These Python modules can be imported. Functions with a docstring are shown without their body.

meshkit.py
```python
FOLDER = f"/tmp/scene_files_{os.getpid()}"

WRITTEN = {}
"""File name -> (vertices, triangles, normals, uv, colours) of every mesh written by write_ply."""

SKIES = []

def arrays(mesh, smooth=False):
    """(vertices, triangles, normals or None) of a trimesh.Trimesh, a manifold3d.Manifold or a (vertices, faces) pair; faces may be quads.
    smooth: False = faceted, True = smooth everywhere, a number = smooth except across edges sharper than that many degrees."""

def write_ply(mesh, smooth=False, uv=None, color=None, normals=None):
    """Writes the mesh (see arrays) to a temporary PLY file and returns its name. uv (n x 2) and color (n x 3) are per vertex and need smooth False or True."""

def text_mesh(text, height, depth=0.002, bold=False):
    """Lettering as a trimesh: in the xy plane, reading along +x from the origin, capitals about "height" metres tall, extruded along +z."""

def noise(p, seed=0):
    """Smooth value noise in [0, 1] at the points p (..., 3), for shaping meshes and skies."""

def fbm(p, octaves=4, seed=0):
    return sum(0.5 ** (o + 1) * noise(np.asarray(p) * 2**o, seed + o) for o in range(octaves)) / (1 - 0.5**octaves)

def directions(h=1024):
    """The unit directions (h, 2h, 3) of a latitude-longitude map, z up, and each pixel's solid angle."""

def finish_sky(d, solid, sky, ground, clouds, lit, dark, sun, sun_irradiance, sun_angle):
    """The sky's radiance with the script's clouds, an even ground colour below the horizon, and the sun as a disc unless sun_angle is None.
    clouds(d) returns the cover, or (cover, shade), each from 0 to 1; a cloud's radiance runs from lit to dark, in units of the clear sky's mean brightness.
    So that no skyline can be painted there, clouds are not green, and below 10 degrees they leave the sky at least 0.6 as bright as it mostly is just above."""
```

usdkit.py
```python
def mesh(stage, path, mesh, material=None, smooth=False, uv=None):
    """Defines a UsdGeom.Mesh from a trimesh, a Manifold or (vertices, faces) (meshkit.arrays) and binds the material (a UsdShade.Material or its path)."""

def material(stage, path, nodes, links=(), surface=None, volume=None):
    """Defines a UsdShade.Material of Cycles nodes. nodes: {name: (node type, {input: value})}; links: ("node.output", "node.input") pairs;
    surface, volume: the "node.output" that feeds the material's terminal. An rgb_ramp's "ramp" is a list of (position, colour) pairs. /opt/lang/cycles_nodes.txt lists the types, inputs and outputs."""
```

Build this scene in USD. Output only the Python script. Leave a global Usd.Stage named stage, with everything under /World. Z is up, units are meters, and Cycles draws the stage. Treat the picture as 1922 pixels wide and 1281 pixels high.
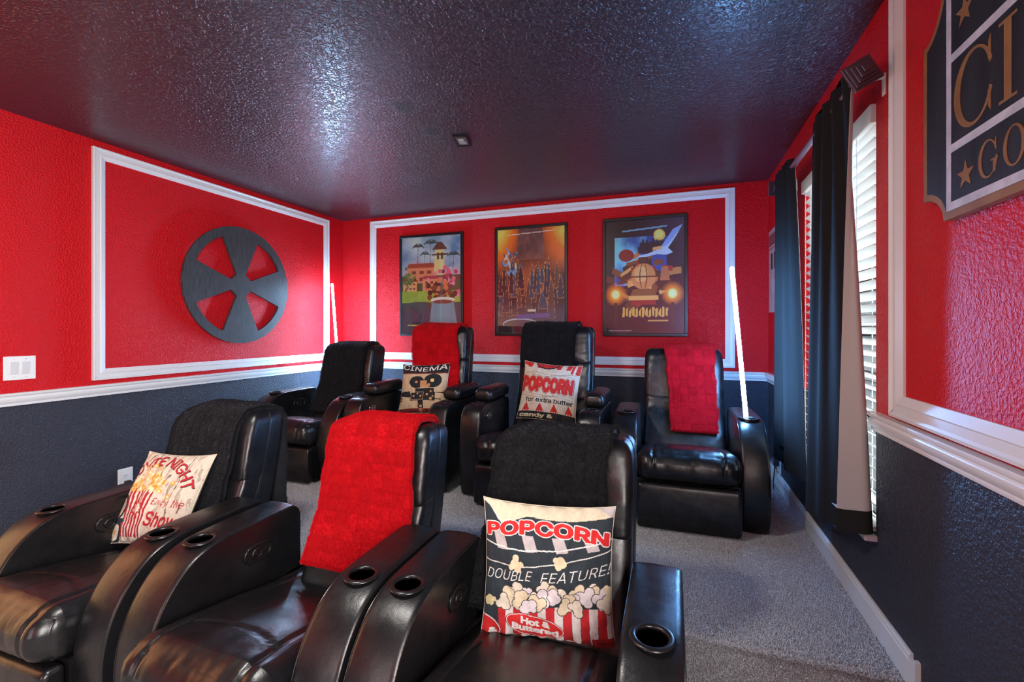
import math, random
import numpy as np, trimesh, shapely, manifold3d as m3
from shapely.geometry import Polygon, LineString, Point, box as sbox
from shapely import affinity
from shapely.ops import unary_union
from pxr import Usd, UsdGeom, UsdLux, UsdShade, Gf, Sdf, Vt
import usdkit, meshkit

random.seed(7); RNG = np.random.default_rng(7)
stage = Usd.Stage.CreateInMemory()
UsdGeom.SetStageUpAxis(stage, 'Z'); UsdGeom.SetStageMetersPerUnit(stage, 1.0)
stage.DefinePrim('/World', 'Xform'); stage.DefinePrim('/World/Looks', 'Scope')
T = Sdf.ValueTypeNames

# ------------------------------------------------------------------ camera, sky, lights, exposure
F_PX, YAW, CZ = 851.08, math.degrees(0.34028), 1.275
cam = UsdGeom.Camera.Define(stage, '/World/camera')
cam.CreateHorizontalApertureAttr(36.0); cam.CreateVerticalApertureAttr(36.0 * 1281 / 1922)
cam.CreateFocalLengthAttr(F_PX / 1922 * 36.0)
cam.CreateVerticalApertureOffsetAttr(-22.47 / 1922 * 36.0)
cam.CreateClippingRangeAttr(Gf.Vec2f(0.05, 200))
cam.CreateExposureAttr(0.45)
cx = UsdGeom.Xformable(cam)
cx.AddTranslateOp().Set(Gf.Vec3d(0, 0, CZ)); cx.AddRotateZOp().Set(YAW); cx.AddRotateXOp().Set(90.0)

dome = UsdLux.DomeLight.Define(stage, '/World/sky')
dome.CreateIntensityAttr(3.6); dome.CreateColorAttr(Gf.Vec3f(0.86, 0.94, 1.0))
sun = UsdLux.DistantLight.Define(stage, '/World/sun')
sun.CreateIntensityAttr(4.0); sun.CreateAngleAttr(0.6); sun.CreateColorAttr(Gf.Vec3f(1.0, 0.93, 0.82))
sx = UsdGeom.Xformable(sun); sx.AddRotateZOp().Set(75.0); sx.AddRotateXOp().Set(48.0)

def rect_light(name, loc, w, h, rot, inten, col):
    l = UsdLux.RectLight.Define(stage, '/World/' + name)
    l.CreateWidthAttr(w); l.CreateHeightAttr(h); l.CreateIntensityAttr(inten); l.CreateColorAttr(Gf.Vec3f(*col))
    x = UsdGeom.Xformable(l); x.AddTranslateOp().Set(Gf.Vec3d(*loc)); x.AddRotateXYZOp().Set(Gf.Vec3f(*rot))
    return l
# daylight from the open front end of the room behind the camera
rect_light('front_daylight', (-1.87, -2.25, 1.35), .72, 1.9, (90, 0, 0), 3.5, (1.0, 0.97, 0.95))
# a second window in the right wall, behind the camera
rect_light('side_daylight', (0.68, -0.85, 1.45), 1.3, 1.5, (90, 0, 90), 19.0, (1.0, 0.97, 0.94))
def ceiling_light(loc, r, inten):
    l = UsdLux.DiskLight.Define(stage, f'/World/ceiling_light_source_{abs(int(loc[0] * 10)):03d}')
    l.CreateRadiusAttr(r); l.CreateIntensityAttr(inten); l.CreateColorAttr(Gf.Vec3f(1.0, 0.95, 0.90))
    UsdGeom.Xformable(l).AddTranslateOp().Set(Gf.Vec3d(*loc))
ceiling_light((-1.31, 0.80, 2.405), 0.15, 110.0)
# the lit hallway behind the open doorway in the left wall, next to the light switch
rect_light('doorway_light', (-3.33, 0.45, 0.98), 0.85, 2.0, (90, 0, -90), 2.4, (1.0, 0.52, 0.21))

# ------------------------------------------------------------------ geometry constants (metres)
XL, XR, YB, CEIL = -3.351, 0.706, 4.005, 2.44
PZ, FZ, YE, YF = 0.16, -0.08, 1.775, -2.4      # riser top, lower floor, riser edge, front wall

# ------------------------------------------------------------------ material helpers
def lin(c):
    c = np.asarray(c, float) / 255.0
    return tuple(np.where(c <= 0.04045, c / 12.92, ((c + 0.055) / 1.055) ** 2.4))

_mats = {}
def mat(name, nodes, links=(), surface='p.BSDF'):
    if name not in _mats:
        _mats[name] = usdkit.material(stage, '/World/Looks/' + name, nodes, links, surface=surface)
    return _mats[name]
def plain(name, col, rough=0.5, metal=0.0, **kw):
    return mat(name, {'p': ('principled_bsdf', dict(base_color=col, roughness=rough, metallic=metal, **kw))})
def bumpy(name, col, rough, scale, dist, strength=1.0, col2=None, detail=3.0, cscale=None, coords='geometry.position', stretch=None, **kw):
    n = {'g': ('geometry', {}) if coords.startswith('geometry') else ('texture_coordinate', {}),
         'n': ('noise_texture', {'scale': float(scale), 'detail': float(detail)}),
         'b': ('bump', {'strength': float(strength), 'distance': float(dist)}),
         'p': ('principled_bsdf', dict(base_color=col, roughness=rough, **kw))}
    src = 'g.position' if coords.startswith('geometry') else 'g.object'
    l = [('n.fac', 'b.height'), ('b.normal', 'p.normal')]
    if stretch:
        n['m'] = ('mapping', {'scale': stretch}); l += [(src, 'm.vector')]; src = 'm.vector'
    l += [(src, 'n.vector')]
    if col2 is not None:
        n['n2'] = ('noise_texture', {'scale': float(cscale or scale), 'detail': 4.0})
        n['r'] = ('rgb_ramp', {'ramp': [(0.35, col), (0.65, col2)]})
        l += [(src, 'n2.vector'), ('n2.fac', 'r.fac'), ('r.color', 'p.base_color')]
    return mat(name, n, l)
def vcol(name, rough=0.8, scale=900.0, dist=0.0006, **kw):
    return mat(name, {'a': ('attribute', {'attribute': 'col'}), 't': ('texture_coordinate', {}),
        'n': ('noise_texture', {'scale': scale, 'detail': 2.0}), 'b': ('bump', {'strength': 0.6, 'distance': dist}),
        'p': ('principled_bsdf', dict(roughness=rough, **kw))},
        [('a.color', 'p.base_color'), ('t.object', 'n.vector'), ('n.fac', 'b.height'), ('b.normal', 'p.normal')])

RED, NAVY = (0.60, 0.004, 0.009), (0.036, 0.038, 0.056)
def two_tone(name, zsplit):
    return mat(name, {'g': ('geometry', {}), 's': ('separate_xyz', {}), 'm': ('math', {'math_type': 'greater_than', 'value2': zsplit}),
        'c': ('mix', {'color1': NAVY, 'color2': RED}),
        'n': ('noise_texture', {'scale': 100.0, 'detail': 2.5, 'roughness': 0.55}),
        'rr': ('map_range', {'from_min': 0.40, 'from_max': 0.62, 'to_min': 0.0, 'to_max': 1.0, 'clamp': True}),
        'b': ('bump', {'strength': 0.7, 'distance': 0.0040}),
        'p': ('principled_bsdf', {'roughness': 0.48, 'specular_ior_level': 0.25})},
        [('g.position', 's.vector'), ('s.z', 'm.value1'), ('m.value', 'c.fac'), ('c.color', 'p.base_color'),
         ('g.position', 'n.vector'), ('n.fac', 'rr.value'), ('rr.result', 'b.height'), ('b.normal', 'p.normal')])
M_WALL = two_tone('wall_paint', 0.90)
M_WALLR = two_tone('wall_paint_right', 0.937)
M_CEIL = mat('ceiling_paint', {'g': ('geometry', {}), 'n': ('noise_texture', {'scale': 62.0, 'detail': 2.0, 'distortion': 0.8}),
    'rr': ('map_range', {'from_min': 0.42, 'from_max': 0.60, 'to_min': 0.0, 'to_max': 1.0, 'clamp': True}),
    'b': ('bump', {'strength': 0.62, 'distance': 0.0038}),
    'd1': ('vector_math', {'math_type': 'distance', 'vector2': (-1.32, 2.05, CEIL)}), 'd2': ('vector_math', {'math_type': 'distance', 'vector2': (-1.335, 2.36, CEIL)}), 'dm': ('math', {'math_type': 'minimum'}),
    'sn': ('noise_texture', {'scale': 22.0, 'detail': 3.0}), 'sw': ('math', {'math_type': 'multiply_add', 'value2': 0.10}), 'sm': ('map_range', {'from_min': 0.095, 'from_max': 0.135, 'to_min': 1.0, 'to_max': 0.0, 'clamp': True}),
    'c': ('mix', {'color1': (0.022, 0.023, 0.036), 'color2': (0.012, 0.012, 0.016)}), 'rg': ('map_range', {'from_min': 0.0, 'from_max': 1.0, 'to_min': 0.29, 'to_max': 0.60}),
    'p': ('principled_bsdf', {'specular_ior_level': 1.0})},
    [('g.position', 'n.vector'), ('n.fac', 'rr.value'), ('rr.result', 'b.height'), ('b.normal', 'p.normal'), ('g.position', 'd1.vector1'), ('g.position', 'd2.vector1'), ('d1.value', 'dm.value1'), ('d2.value', 'dm.value2'),
     ('g.position', 'sn.vector'), ('sn.fac', 'sw.value1'), ('dm.value', 'sw.value3'), ('sw.value', 'sm.value'), ('sm.result', 'c.fac'), ('sm.result', 'rg.value'), ('c.color', 'p.base_color'), ('rg.result', 'p.roughness')])
M_TRIM = plain('trim_white', (0.74, 0.75, 0.76), 0.32)
M_PLASTIC = plain('white_plastic', (0.80, 0.81, 0.80), 0.35)
M_CARPET = bumpy('carpet', (0.26, 0.26, 0.27), 0.95, 260, 0.006, 1.0, col2=(0.44, 0.44, 0.455), cscale=170, sheen_weight=0.3)
M_PILE = bumpy('carpet_pile', (0.22, 0.22, 0.238), 0.9, 300, 0.0, 0.0, col2=(0.86, 0.86, 0.90), cscale=230)
M_LEATHER = mat('black_leather', {'t': ('texture_coordinate', {}), 'n': ('noise_texture', {'scale': 16.0, 'detail': 5.0}),
    'v': ('voronoi_texture', {'scale': 330.0}), 'b1': ('bump', {'strength': 0.28, 'distance': 0.006}), 'b2': ('bump', {'strength': 0.22, 'distance': 0.0006}),
    'r': ('map_range', {'from_min': 0.3, 'from_max': 0.7, 'to_min': 0.27, 'to_max': 0.39}),
    'p': ('principled_bsdf', {'base_color': (0.0065, 0.0066, 0.0078), 'specular_ior_level': 0.58})},
    [('t.object', 'n.vector'), ('t.object', 'v.vector'), ('n.fac', 'b1.height'), ('b1.normal', 'b2.normal'), ('v.distance', 'b2.height'),
     ('b2.normal', 'p.normal'), ('n.fac', 'r.value'), ('r.result', 'p.roughness')])
M_BLACK = plain('black_plastic', (0.008, 0.008, 0.009), 0.3)
M_WELL = plain('cup_well_black', (0.004, 0.004, 0.004), 0.55)
M_CHROME = plain('brushed_chrome', (0.62, 0.62, 0.63), 0.25, 1.0)
def furmat(name, **kw):
    return mat(name, {'a': ('attribute', {'attribute': 'col'}), 't': ('texture_coordinate', {}), 'n': ('noise_texture', {'scale': 260.0, 'detail': 3.0}), 'b': ('bump', {'strength': 0.8, 'distance': 0.004}),
        'p': ('principled_bsdf', dict(roughness=0.95, **kw))}, [('a.color', 'p.base_color'), ('t.object', 'n.vector'), ('n.fac', 'b.height'), ('b.normal', 'p.normal')])
M_FURB = furmat('black_fur', sheen_weight=0.16, sheen_roughness=0.4, sheen_tint=(0.6, 0.65, 0.8), specular_ior_level=0.12)
M_FURR = furmat('red_fur', sheen_weight=0.12, sheen_tint=(1.0, 0.25, 0.2), specular_ior_level=0.1)
M_HAIRB = plain('black_fur_hair', (0.008, 0.008, 0.010), 0.75, specular_ior_level=0.25)
M_HAIRR = plain('red_fur_hair', (0.52, 0.005, 0.010), 0.9, specular_ior_level=0.1)
M_CURT = bumpy('curtain_black', (0.019, 0.0185, 0.018), 0.9, 500, 0.0004, 0.4, specular_ior_level=0.08)
M_LINING = mat('curtain_lining', {'d': ('principled_bsdf', {'base_color': (0.50, 0.47, 0.45), 'roughness': 0.85}), 'tr': ('translucent_bsdf', {'color': (0.5, 0.46, 0.42)}), 'mx': ('mix_closure', {'fac': 0.15})},
    [('d.BSDF', 'mx.closure1'), ('tr.BSDF', 'mx.closure2')], surface='mx.closure')
M_SLAT = mat('blind_slat', {'d': ('principled_bsdf', {'base_color': (0.80, 0.81, 0.80), 'roughness': 0.4}), 'tr': ('translucent_bsdf', {'color': (0.75, 0.78, 0.75)}), 'mx': ('mix_closure', {'fac': 0.15})},
    [('d.BSDF', 'mx.closure1'), ('tr.BSDF', 'mx.closure2')], surface='mx.closure')
M_GLASS = mat('clear_pane', {'f': ('fresnel', {'IOR': 1.45}), 't': ('transparent_bsdf', {'color': (0.96, 0.97, 0.97)}), 'g': ('glossy_bsdf', {'color': (0.9, 0.9, 0.9), 'roughness': 0.02}), 'mx': ('mix_closure', {})},
    [('f.fac', 'mx.fac'), ('t.BSDF', 'mx.closure1'), ('g.BSDF', 'mx.closure2')], surface='mx.closure')
M_PFRAME = plain('poster_frame_black', (0.006, 0.006, 0.007), 0.35)
M_REEL = bumpy('reel_dark_wood', (0.030, 0.034, 0.037), 0.42, 30, 0.002, 0.4, col2=(0.060, 0.066, 0.070), cscale=9, stretch=(1, 14.0, 1.2))
M_SIGN = bumpy('sign_black', (0.008, 0.008, 0.009), 0.5, 40, 0.001, 0.4, col2=(0.018, 0.019, 0.019), cscale=7, stretch=(1, 3, 0.7))
M_GOLD = bumpy('sign_bronze', (0.23, 0.105, 0.035), 0.45, 60, 0.001, 0.3, col2=(0.30, 0.15, 0.055), cscale=14)
M_SIGNW = bumpy('sign_white_line', (0.45, 0.45, 0.50), 0.55, 60, 0.001, 0.3, col2=(0.60, 0.60, 0.66), cscale=25)
M_BLADEL = mat('saber_glow_white', {'e': ('emission', {'color': (0.36, 0.66, 1.0), 'strength': 185.0})}, surface='e.emission')
M_BLADER = mat('saber_glow_blue', {'e': ('emission', {'color': (0.17, 0.46, 1.0), 'strength': 185.0})}, surface='e.emission')
M_PURPLE = plain('finial_pewter', (0.12, 0.10, 0.13), 0.3, 0.8)
M_PRINT = vcol('printed_linen', 0.85, 700.0, 0.0008)
M_POSTER = vcol('poster_print', 0.35, 300.0, 0.0)
M_CONC = plain('exterior_concrete', (0.45, 0.44, 0.42), 0.9)

# ------------------------------------------------------------------ scene-tree helpers
_names = {}
def numbered(parent, name):
    k = (parent, name); i = _names.get(k, 0); _names[k] = i + 1
    return f'{parent}/{name}' + (f'_{i:03d}' if i else '')
def tag(prim, label=None, cat=None, group=None, kind=None):
    p = prim.GetPrim()
    for k, v in (('label', label), ('category', cat), ('group', group), ('kind', kind)):
        if v: p.SetCustomDataByKey(k, v)
    return prim
def thing(name, label, cat, loc=(0, 0, 0), rz=0.0, group=None, kind=None):
    x = UsdGeom.Xform.Define(stage, numbered('/World', name))
    x.AddTranslateOp().Set(Gf.Vec3d(*map(float, loc))); x.AddRotateZOp().Set(float(rz))
    tag(x, label, cat, group, kind)
    return str(x.GetPath())
def obj(name, mesh, m, parent='/World', smooth=False, col=None, label=None, cat=None, group=None, kind=None):
    path = numbered(parent, name)
    g = usdkit.mesh(stage, path, mesh, m, smooth=smooth)
    if col is not None:
        UsdGeom.PrimvarsAPI(g).CreatePrimvar('col', T.Color3fArray, 'vertex').Set(Vt.Vec3fArray.FromNumpy(np.asarray(col, np.float32)))
    tag(g, label, cat, group, kind)
    return path
def curves(name, parent, pts, width, m, n=2, kind='stuff'):
    c = UsdGeom.BasisCurves.Define(stage, numbered(parent, name))
    c.CreateTypeAttr('linear'); c.CreatePointsAttr(Vt.Vec3fArray.FromNumpy(np.asarray(pts, np.float32)))
    c.CreateCurveVertexCountsAttr(Vt.IntArray.FromNumpy(np.full(len(pts) // n, n, np.int32)))
    c.CreateWidthsAttr(Vt.FloatArray([float(width)])); c.SetWidthsInterpolation('constant')
    UsdShade.MaterialBindingAPI.Apply(c.GetPrim()).Bind(m)
    tag(c, kind=kind)
    return c
def struct(name, mesh, m, label, parent='/World', smooth=False):
    return obj(name, mesh, m, parent, smooth, label=label if parent == '/World' else None, kind='structure' if parent == '/World' else None)

# ------------------------------------------------------------------ mesh helpers
cat = trimesh.util.concatenate
def bx(x0, x1, y0, y1, z0, z1):
    m = trimesh.creation.box([x1 - x0, y1 - y0, z1 - z0]); m.apply_translation([(x0 + x1) / 2, (y0 + y1) / 2, (z0 + z1) / 2]); return m
def man(t): return m3.Manifold(m3.Mesh(np.asarray(t.vertices, np.float32), np.asarray(t.faces, np.uint32)))
def tri(m):
    k = m.to_mesh(); return trimesh.Trimesh(k.vert_properties[:, :3], k.tri_verts, process=False)
def rbox(x0, x1, y0, y1, z0, z1, r=0.01, n=10, fn=None):
    """Rounded box on a dense cube grid; fn(p, q) moves points p given their cube coordinates q in [-1, 1]."""
    h = np.array([x1 - x0, y1 - y0, z1 - z0]) / 2; c = np.array([x0 + x1, y0 + y1, z0 + z1]) / 2
    ns = n if isinstance(n, (tuple, list)) else (n, n, n)
    r = min(r, *(h * 0.999))
    def axis(k):
        t = np.linspace(-1, 1, ns[k] + 1); e = r / h[k]; u = t * h[k]
        cut = np.concatenate([-h[k] + r * (1 - np.cos(np.linspace(0, np.pi / 2, 5))) , h[k] - r * (1 - np.cos(np.linspace(0, np.pi / 2, 5)))])
        u = np.concatenate([cut, u[(u > -h[k] + r) & (u < h[k] - r)]])
        return np.unique(np.round(u, 7))
    ax = [axis(k) for k in range(3)]
    V, F, o = [], [], 0
    for k in range(3):
        a, b = [(1, 2), (2, 0), (0, 1)][k]
        A, B = np.meshgrid(ax[a], ax[b], indexing='ij')
        for s in (-1, 1):
            p = np.zeros(A.shape + (3,)); p[..., k] = s * h[k]; p[..., a] = A; p[..., b] = B
            i = np.arange(A.size).reshape(A.shape)
            q = np.stack([i[:-1, :-1], i[1:, :-1], i[1:, 1:], i[:-1, 1:]], -1).reshape(-1, 4)
            if s < 0: q = q[:, ::-1]
            V.append(p.reshape(-1, 3)); F.append(q + o); o += A.size
    V = np.vstack(V); F = np.vstack(F)
    q = V / h
    inner = np.clip(V, -(h - r), h - r); d = V - inner; L = np.linalg.norm(d, axis=1, keepdims=True)
    P = inner + np.where(L > 0, d / np.maximum(L, 1e-9) * r, 0)
    P = P + c
    if fn is not None: P = fn(P, q)
    t = trimesh.Trimesh(P, np.vstack([F[:, [0, 1, 2]], F[:, [0, 2, 3]]]), process=False)
    t.merge_vertices(digits_vertex=6)
    return t
def grid_faces(n, m, closed=False):
    i = np.arange(n * m).reshape(n, m)
    if closed: i = np.hstack([i, i[:, :1]])
    q = np.stack([i[:-1, :-1], i[:-1, 1:], i[1:, 1:], i[1:, :-1]], -1).reshape(-1, 4)
    return np.vstack([q[:, [0, 1, 2]], q[:, [0, 2, 3]]])
def loft(rings, cap=True):
    """rings: (n, m, 3) closed rings, joined and capped."""
    R = np.asarray(rings); n, m = R.shape[:2]
    V = R.reshape(-1, 3); F = grid_faces(n, m, True)
    if cap:
        a, b = len(V), len(V) + 1; V = np.vstack([V, R[0].mean(0), R[-1].mean(0)]); j = np.arange(m); k = (j + 1) % m
        F = np.vstack([F, np.stack([np.full(m, a), k, j], 1), np.stack([np.full(m, b), (n - 1) * m + j, (n - 1) * m + k], 1)])
    t = trimesh.Trimesh(V, F, process=False)
    if t.volume < 0: t.invert()
    return t
def tube(pts, r, n=10, closed=False):
    pts = np.asarray(pts, float); d = np.gradient(pts, axis=0)
    if closed: d = np.roll(pts, -1, 0) - np.roll(pts, 1, 0)
    d /= np.linalg.norm(d, axis=1, keepdims=True)
    up = np.array([0, 0, 1.0]) if abs(d[:, 2]).max() < 0.95 else np.array([0.3, 1.0, 0.2])
    a = np.cross(d, up); a /= np.linalg.norm(a, axis=1, keepdims=True); b = np.cross(d, a)
    th = np.linspace(0, 2 * np.pi, n, endpoint=False); rr = np.broadcast_to(r, (len(pts),))
    R = pts[:, None] + rr[:, None, None] * (np.cos(th)[None, :, None] * a[:, None] + np.sin(th)[None, :, None] * b[:, None])
    if closed: return loft(np.vstack([R, R[:1]]), cap=False)
    return loft(R)
def lathe(prof, n=40):
    """prof: (r, z) pairs round the z axis."""
    th = np.linspace(0, 2 * np.pi, n, endpoint=False)
    R = np.array([[(r * np.cos(t), r * np.sin(t), z) for t in th] for r, z in prof])
    return loft(R)
def extrude(poly, depth):
    gs = getattr(poly, 'geoms', [poly])
    return cat([trimesh.creation.extrude_polygon(g, depth, engine='earcut') for g in gs if g.area > 1e-9])
def place(m, X, Y, Z, o):
    """maps local axes x, y, z onto the vectors X, Y, Z at o."""
    t = m.copy(); M = np.eye(4); M[:3, 0], M[:3, 1], M[:3, 2], M[:3, 3] = X, Y, Z, o; t.apply_transform(M)
    return t
def moved(m, x=0, y=0, z=0):
    t = m.copy(); t.apply_translation([x, y, z]); return t

# ------------------------------------------------------------------ the room
struct('floor', cat([bx(XL - .1, XR + .1, YF - .1, YE, FZ - .1, FZ)]), M_CARPET, 'dark grey carpet of the lower floor at the foot of the riser')
riser = thing('riser', 'grey carpeted riser platform under the back row of recliners', 'platform', kind='structure')
def nose(p, q): return p
obj('riser_body', rbox(XL, XR, YE, YB, FZ, PZ, 0.022, (30, 20, 3)), M_CARPET, riser, smooth=40)
# tufts of the pile where the photo shows the carpet
def tufts(n, x0, x1, y0, y1, z, L):
    p = np.stack([RNG.uniform(x0, x1, n), RNG.uniform(y0, y1, n), np.full(n, z - 0.002)], 1)
    d = np.stack([RNG.normal(0, .55, n), RNG.normal(0, .55, n), np.ones(n)], 1); d *= (L * RNG.uniform(.6, 1.2, n) / np.linalg.norm(d, axis=1))[:, None]
    return np.stack([p, p + d * 0.55, p + d + RNG.normal(0, L * .25, (n, 3))], 1)
tp = [tufts(110000, -0.3, XR - 0.02, YE + .01, 2.75, PZ, .012), tufts(24000, 0.42, XR - .02, 2.75, 3.8, PZ, .012), tufts(70000, -2.8, -0.3, YE + .01, 2.75, PZ, .012)]
fr = tufts(22000, -0.3, XR - .02, YE - .002, YE + .012, PZ - .01, .013); fr[:, 1:, 1] -= 0.006
tp.append(fr)
rf = tufts(34000, 0.0, XR - .02, 0, 1, 0, .012)      # riser face
rf = np.stack([rf[..., 0], YE + 0.004 - rf[..., 2], FZ + (PZ - FZ - .02) * np.clip(rf[:, :1, 1], 0, 1) + (rf[..., 1] - rf[:, :1, 1])], -1)
tp.append(rf)
curves('carpet_pile', riser, np.concatenate(tp).reshape(-1, 3), 0.0019, M_PILE, 3)

struct('ceiling', bx(XL - .1, XR + .25, YF - .1, YB + .1, CEIL, CEIL + .1), M_CEIL, 'glossy textured black ceiling')
struct('wall_left', bx(XL - .1, XL, YF - .1, YB + .1, FZ - .1, CEIL), M_WALL, 'left wall, red above the chair rail and charcoal below')
struct('wall_back', bx(XL, XR, YB, YB + .1, FZ - .1, CEIL), M_WALL, 'back wall with the three posters, red over navy')
WY0, WY1, WZ0, WZ1 = 2.02, 2.985, 0.515, 2.113
wr = cat([bx(XR, XR + .12, YF - .1, WY0, FZ - .1, CEIL), bx(XR, XR + .12, WY1, YB + .1, FZ - .1, CEIL), bx(XR, XR + .12, WY0, WY1, FZ - .1, WZ0), bx(XR, XR + .12, WY0, WY1, WZ1, CEIL)])
struct('wall_right', wr, M_WALLR, 'right wall with the curtained window, red over charcoal')
struct('wall_front', bx(XL, XR, YF - .1, YF, FZ - .1, CEIL), M_WALL, 'front wall behind the camera')

def profile_run(prof, a, b, out, up=(0, 0, 1)):
    """sweeps a profile of (out, up) points straight from a to b."""
    a, b, o, u = (np.asarray(v, float) for v in (a, b, out, up))
    P = np.array([o * p[0] + u * p[1] for p in prof])
    return loft(np.stack([a + P, b + P]))
def rail_prof(h=0.07):
    return [(-.002, 0), (.012, 0), (.014, .10 * h), (.013, .18 * h), (.020, .30 * h), (.026, .46 * h), (.026, .60 * h), (.020, .70 * h), (.022, .74 * h), (.033, .84 * h), (.034, .95 * h), (.030, h), (-.002, h)]
struct('trim_1', profile_run(rail_prof(), (XL, YF, .861), (XL, YB - .03, .861), (1, 0, 0)), M_TRIM, 'white chair rail on the left wall', smooth=35)
struct('trim_2', profile_run(rail_prof(), (XL, YB, .867), (XR, YB, .867), (0, -1, 0)), M_TRIM, 'white chair rail on the back wall behind the recliners', smooth=35)
struct('trim_3', profile_run(rail_prof(), (XR, WY1 + .03, .867), (XR, YB - .03, .867), (-1, 0, 0)), M_TRIM, 'short white chair rail in the far right corner', smooth=35)
struct('trim_4', profile_run(rail_prof(), (XR, YF, .903), (XR, WY0, .903), (-1, 0, 0)), M_TRIM, 'white chair rail on the right wall under the sign', smooth=35)
def frame_prof(w):
    return [(-.002, 0), (.019, 0), (.021, .12 * w), (.014, .22 * w), (.014, .55 * w), (.018, .62 * w), (.015, .72 * w), (.010, .90 * w), (.007, w), (-.002, w)]
def panel_frame(name, label, P, s0, s1, z0, z1, w):
    """four mitred mouldings; P(s, out, z) is the wall's frame."""
    t = thing(name, label, 'moulding', kind='structure')
    cs = [(s0, z0), (s1, z0), (s1, z1), (s0, z1)]
    inn = [(s0 + w, z0 + w), (s1 - w, z0 + w), (s1 - w, z1 - w), (s0 + w, z1 - w)]
    for i in range(4):
        j = (i + 1) % 4; A, B, a, b = (np.array(v) for v in (cs[i], cs[j], inn[i], inn[j]))
        r0 = [P(*(A + (a - A) * q / w), o) for o, q in frame_prof(w)]; r1 = [P(*(B + (b - B) * q / w), o) for o, q in frame_prof(w)]
        obj('moulding', loft(np.array([r0, r1])), M_TRIM, t, smooth=30)
panel_frame('trim_5', 'white picture frame moulding round the film reel on the left wall', lambda s, z, o: (XL + o, s, z), 1.756, 3.779, .960, 2.395, .068)
panel_frame('trim_6', 'white picture frame moulding round the posters on the back wall', lambda s, z, o: (s, YB - o, z), -2.993, .468, .965, 2.402, .070)
panel_frame('trim_7', 'white picture frame moulding round the cinema sign on the right wall', lambda s, z, o: (XR - o, s, z), -1.9, 1.868, .984, 2.43, .074)
bp = [(-.002, 0), (.014, 0), (.014, .082), (.011, .088), (.012, .094), (.007, .104), (-.002, .104)]
bb = thing('baseboard_right', 'white baseboard along the right edge of the riser with its end piece', 'baseboard', kind='structure')
obj('board', profile_run(bp, (XR, 1.745, PZ), (XR, YB, PZ), (-1, 0, 0)), M_TRIM, bb, smooth=25)
obj('end_piece', cat([bx(XR - .014, XR, 1.715, 1.7448, FZ, PZ + .088), bx(XR - .0145, XR, 1.700, 1.7155, FZ, PZ + .104)]), M_TRIM, bb)
struct('baseboard_back', profile_run(bp, (XL, YB, PZ), (XR, YB, PZ), (0, -1, 0)), M_TRIM, 'white baseboard on the back wall')
struct('baseboard_left', profile_run(bp, (XL, YF, FZ), (XL, YE, FZ), (1, 0, 0)), M_TRIM, 'white baseboard on the left wall')

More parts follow.
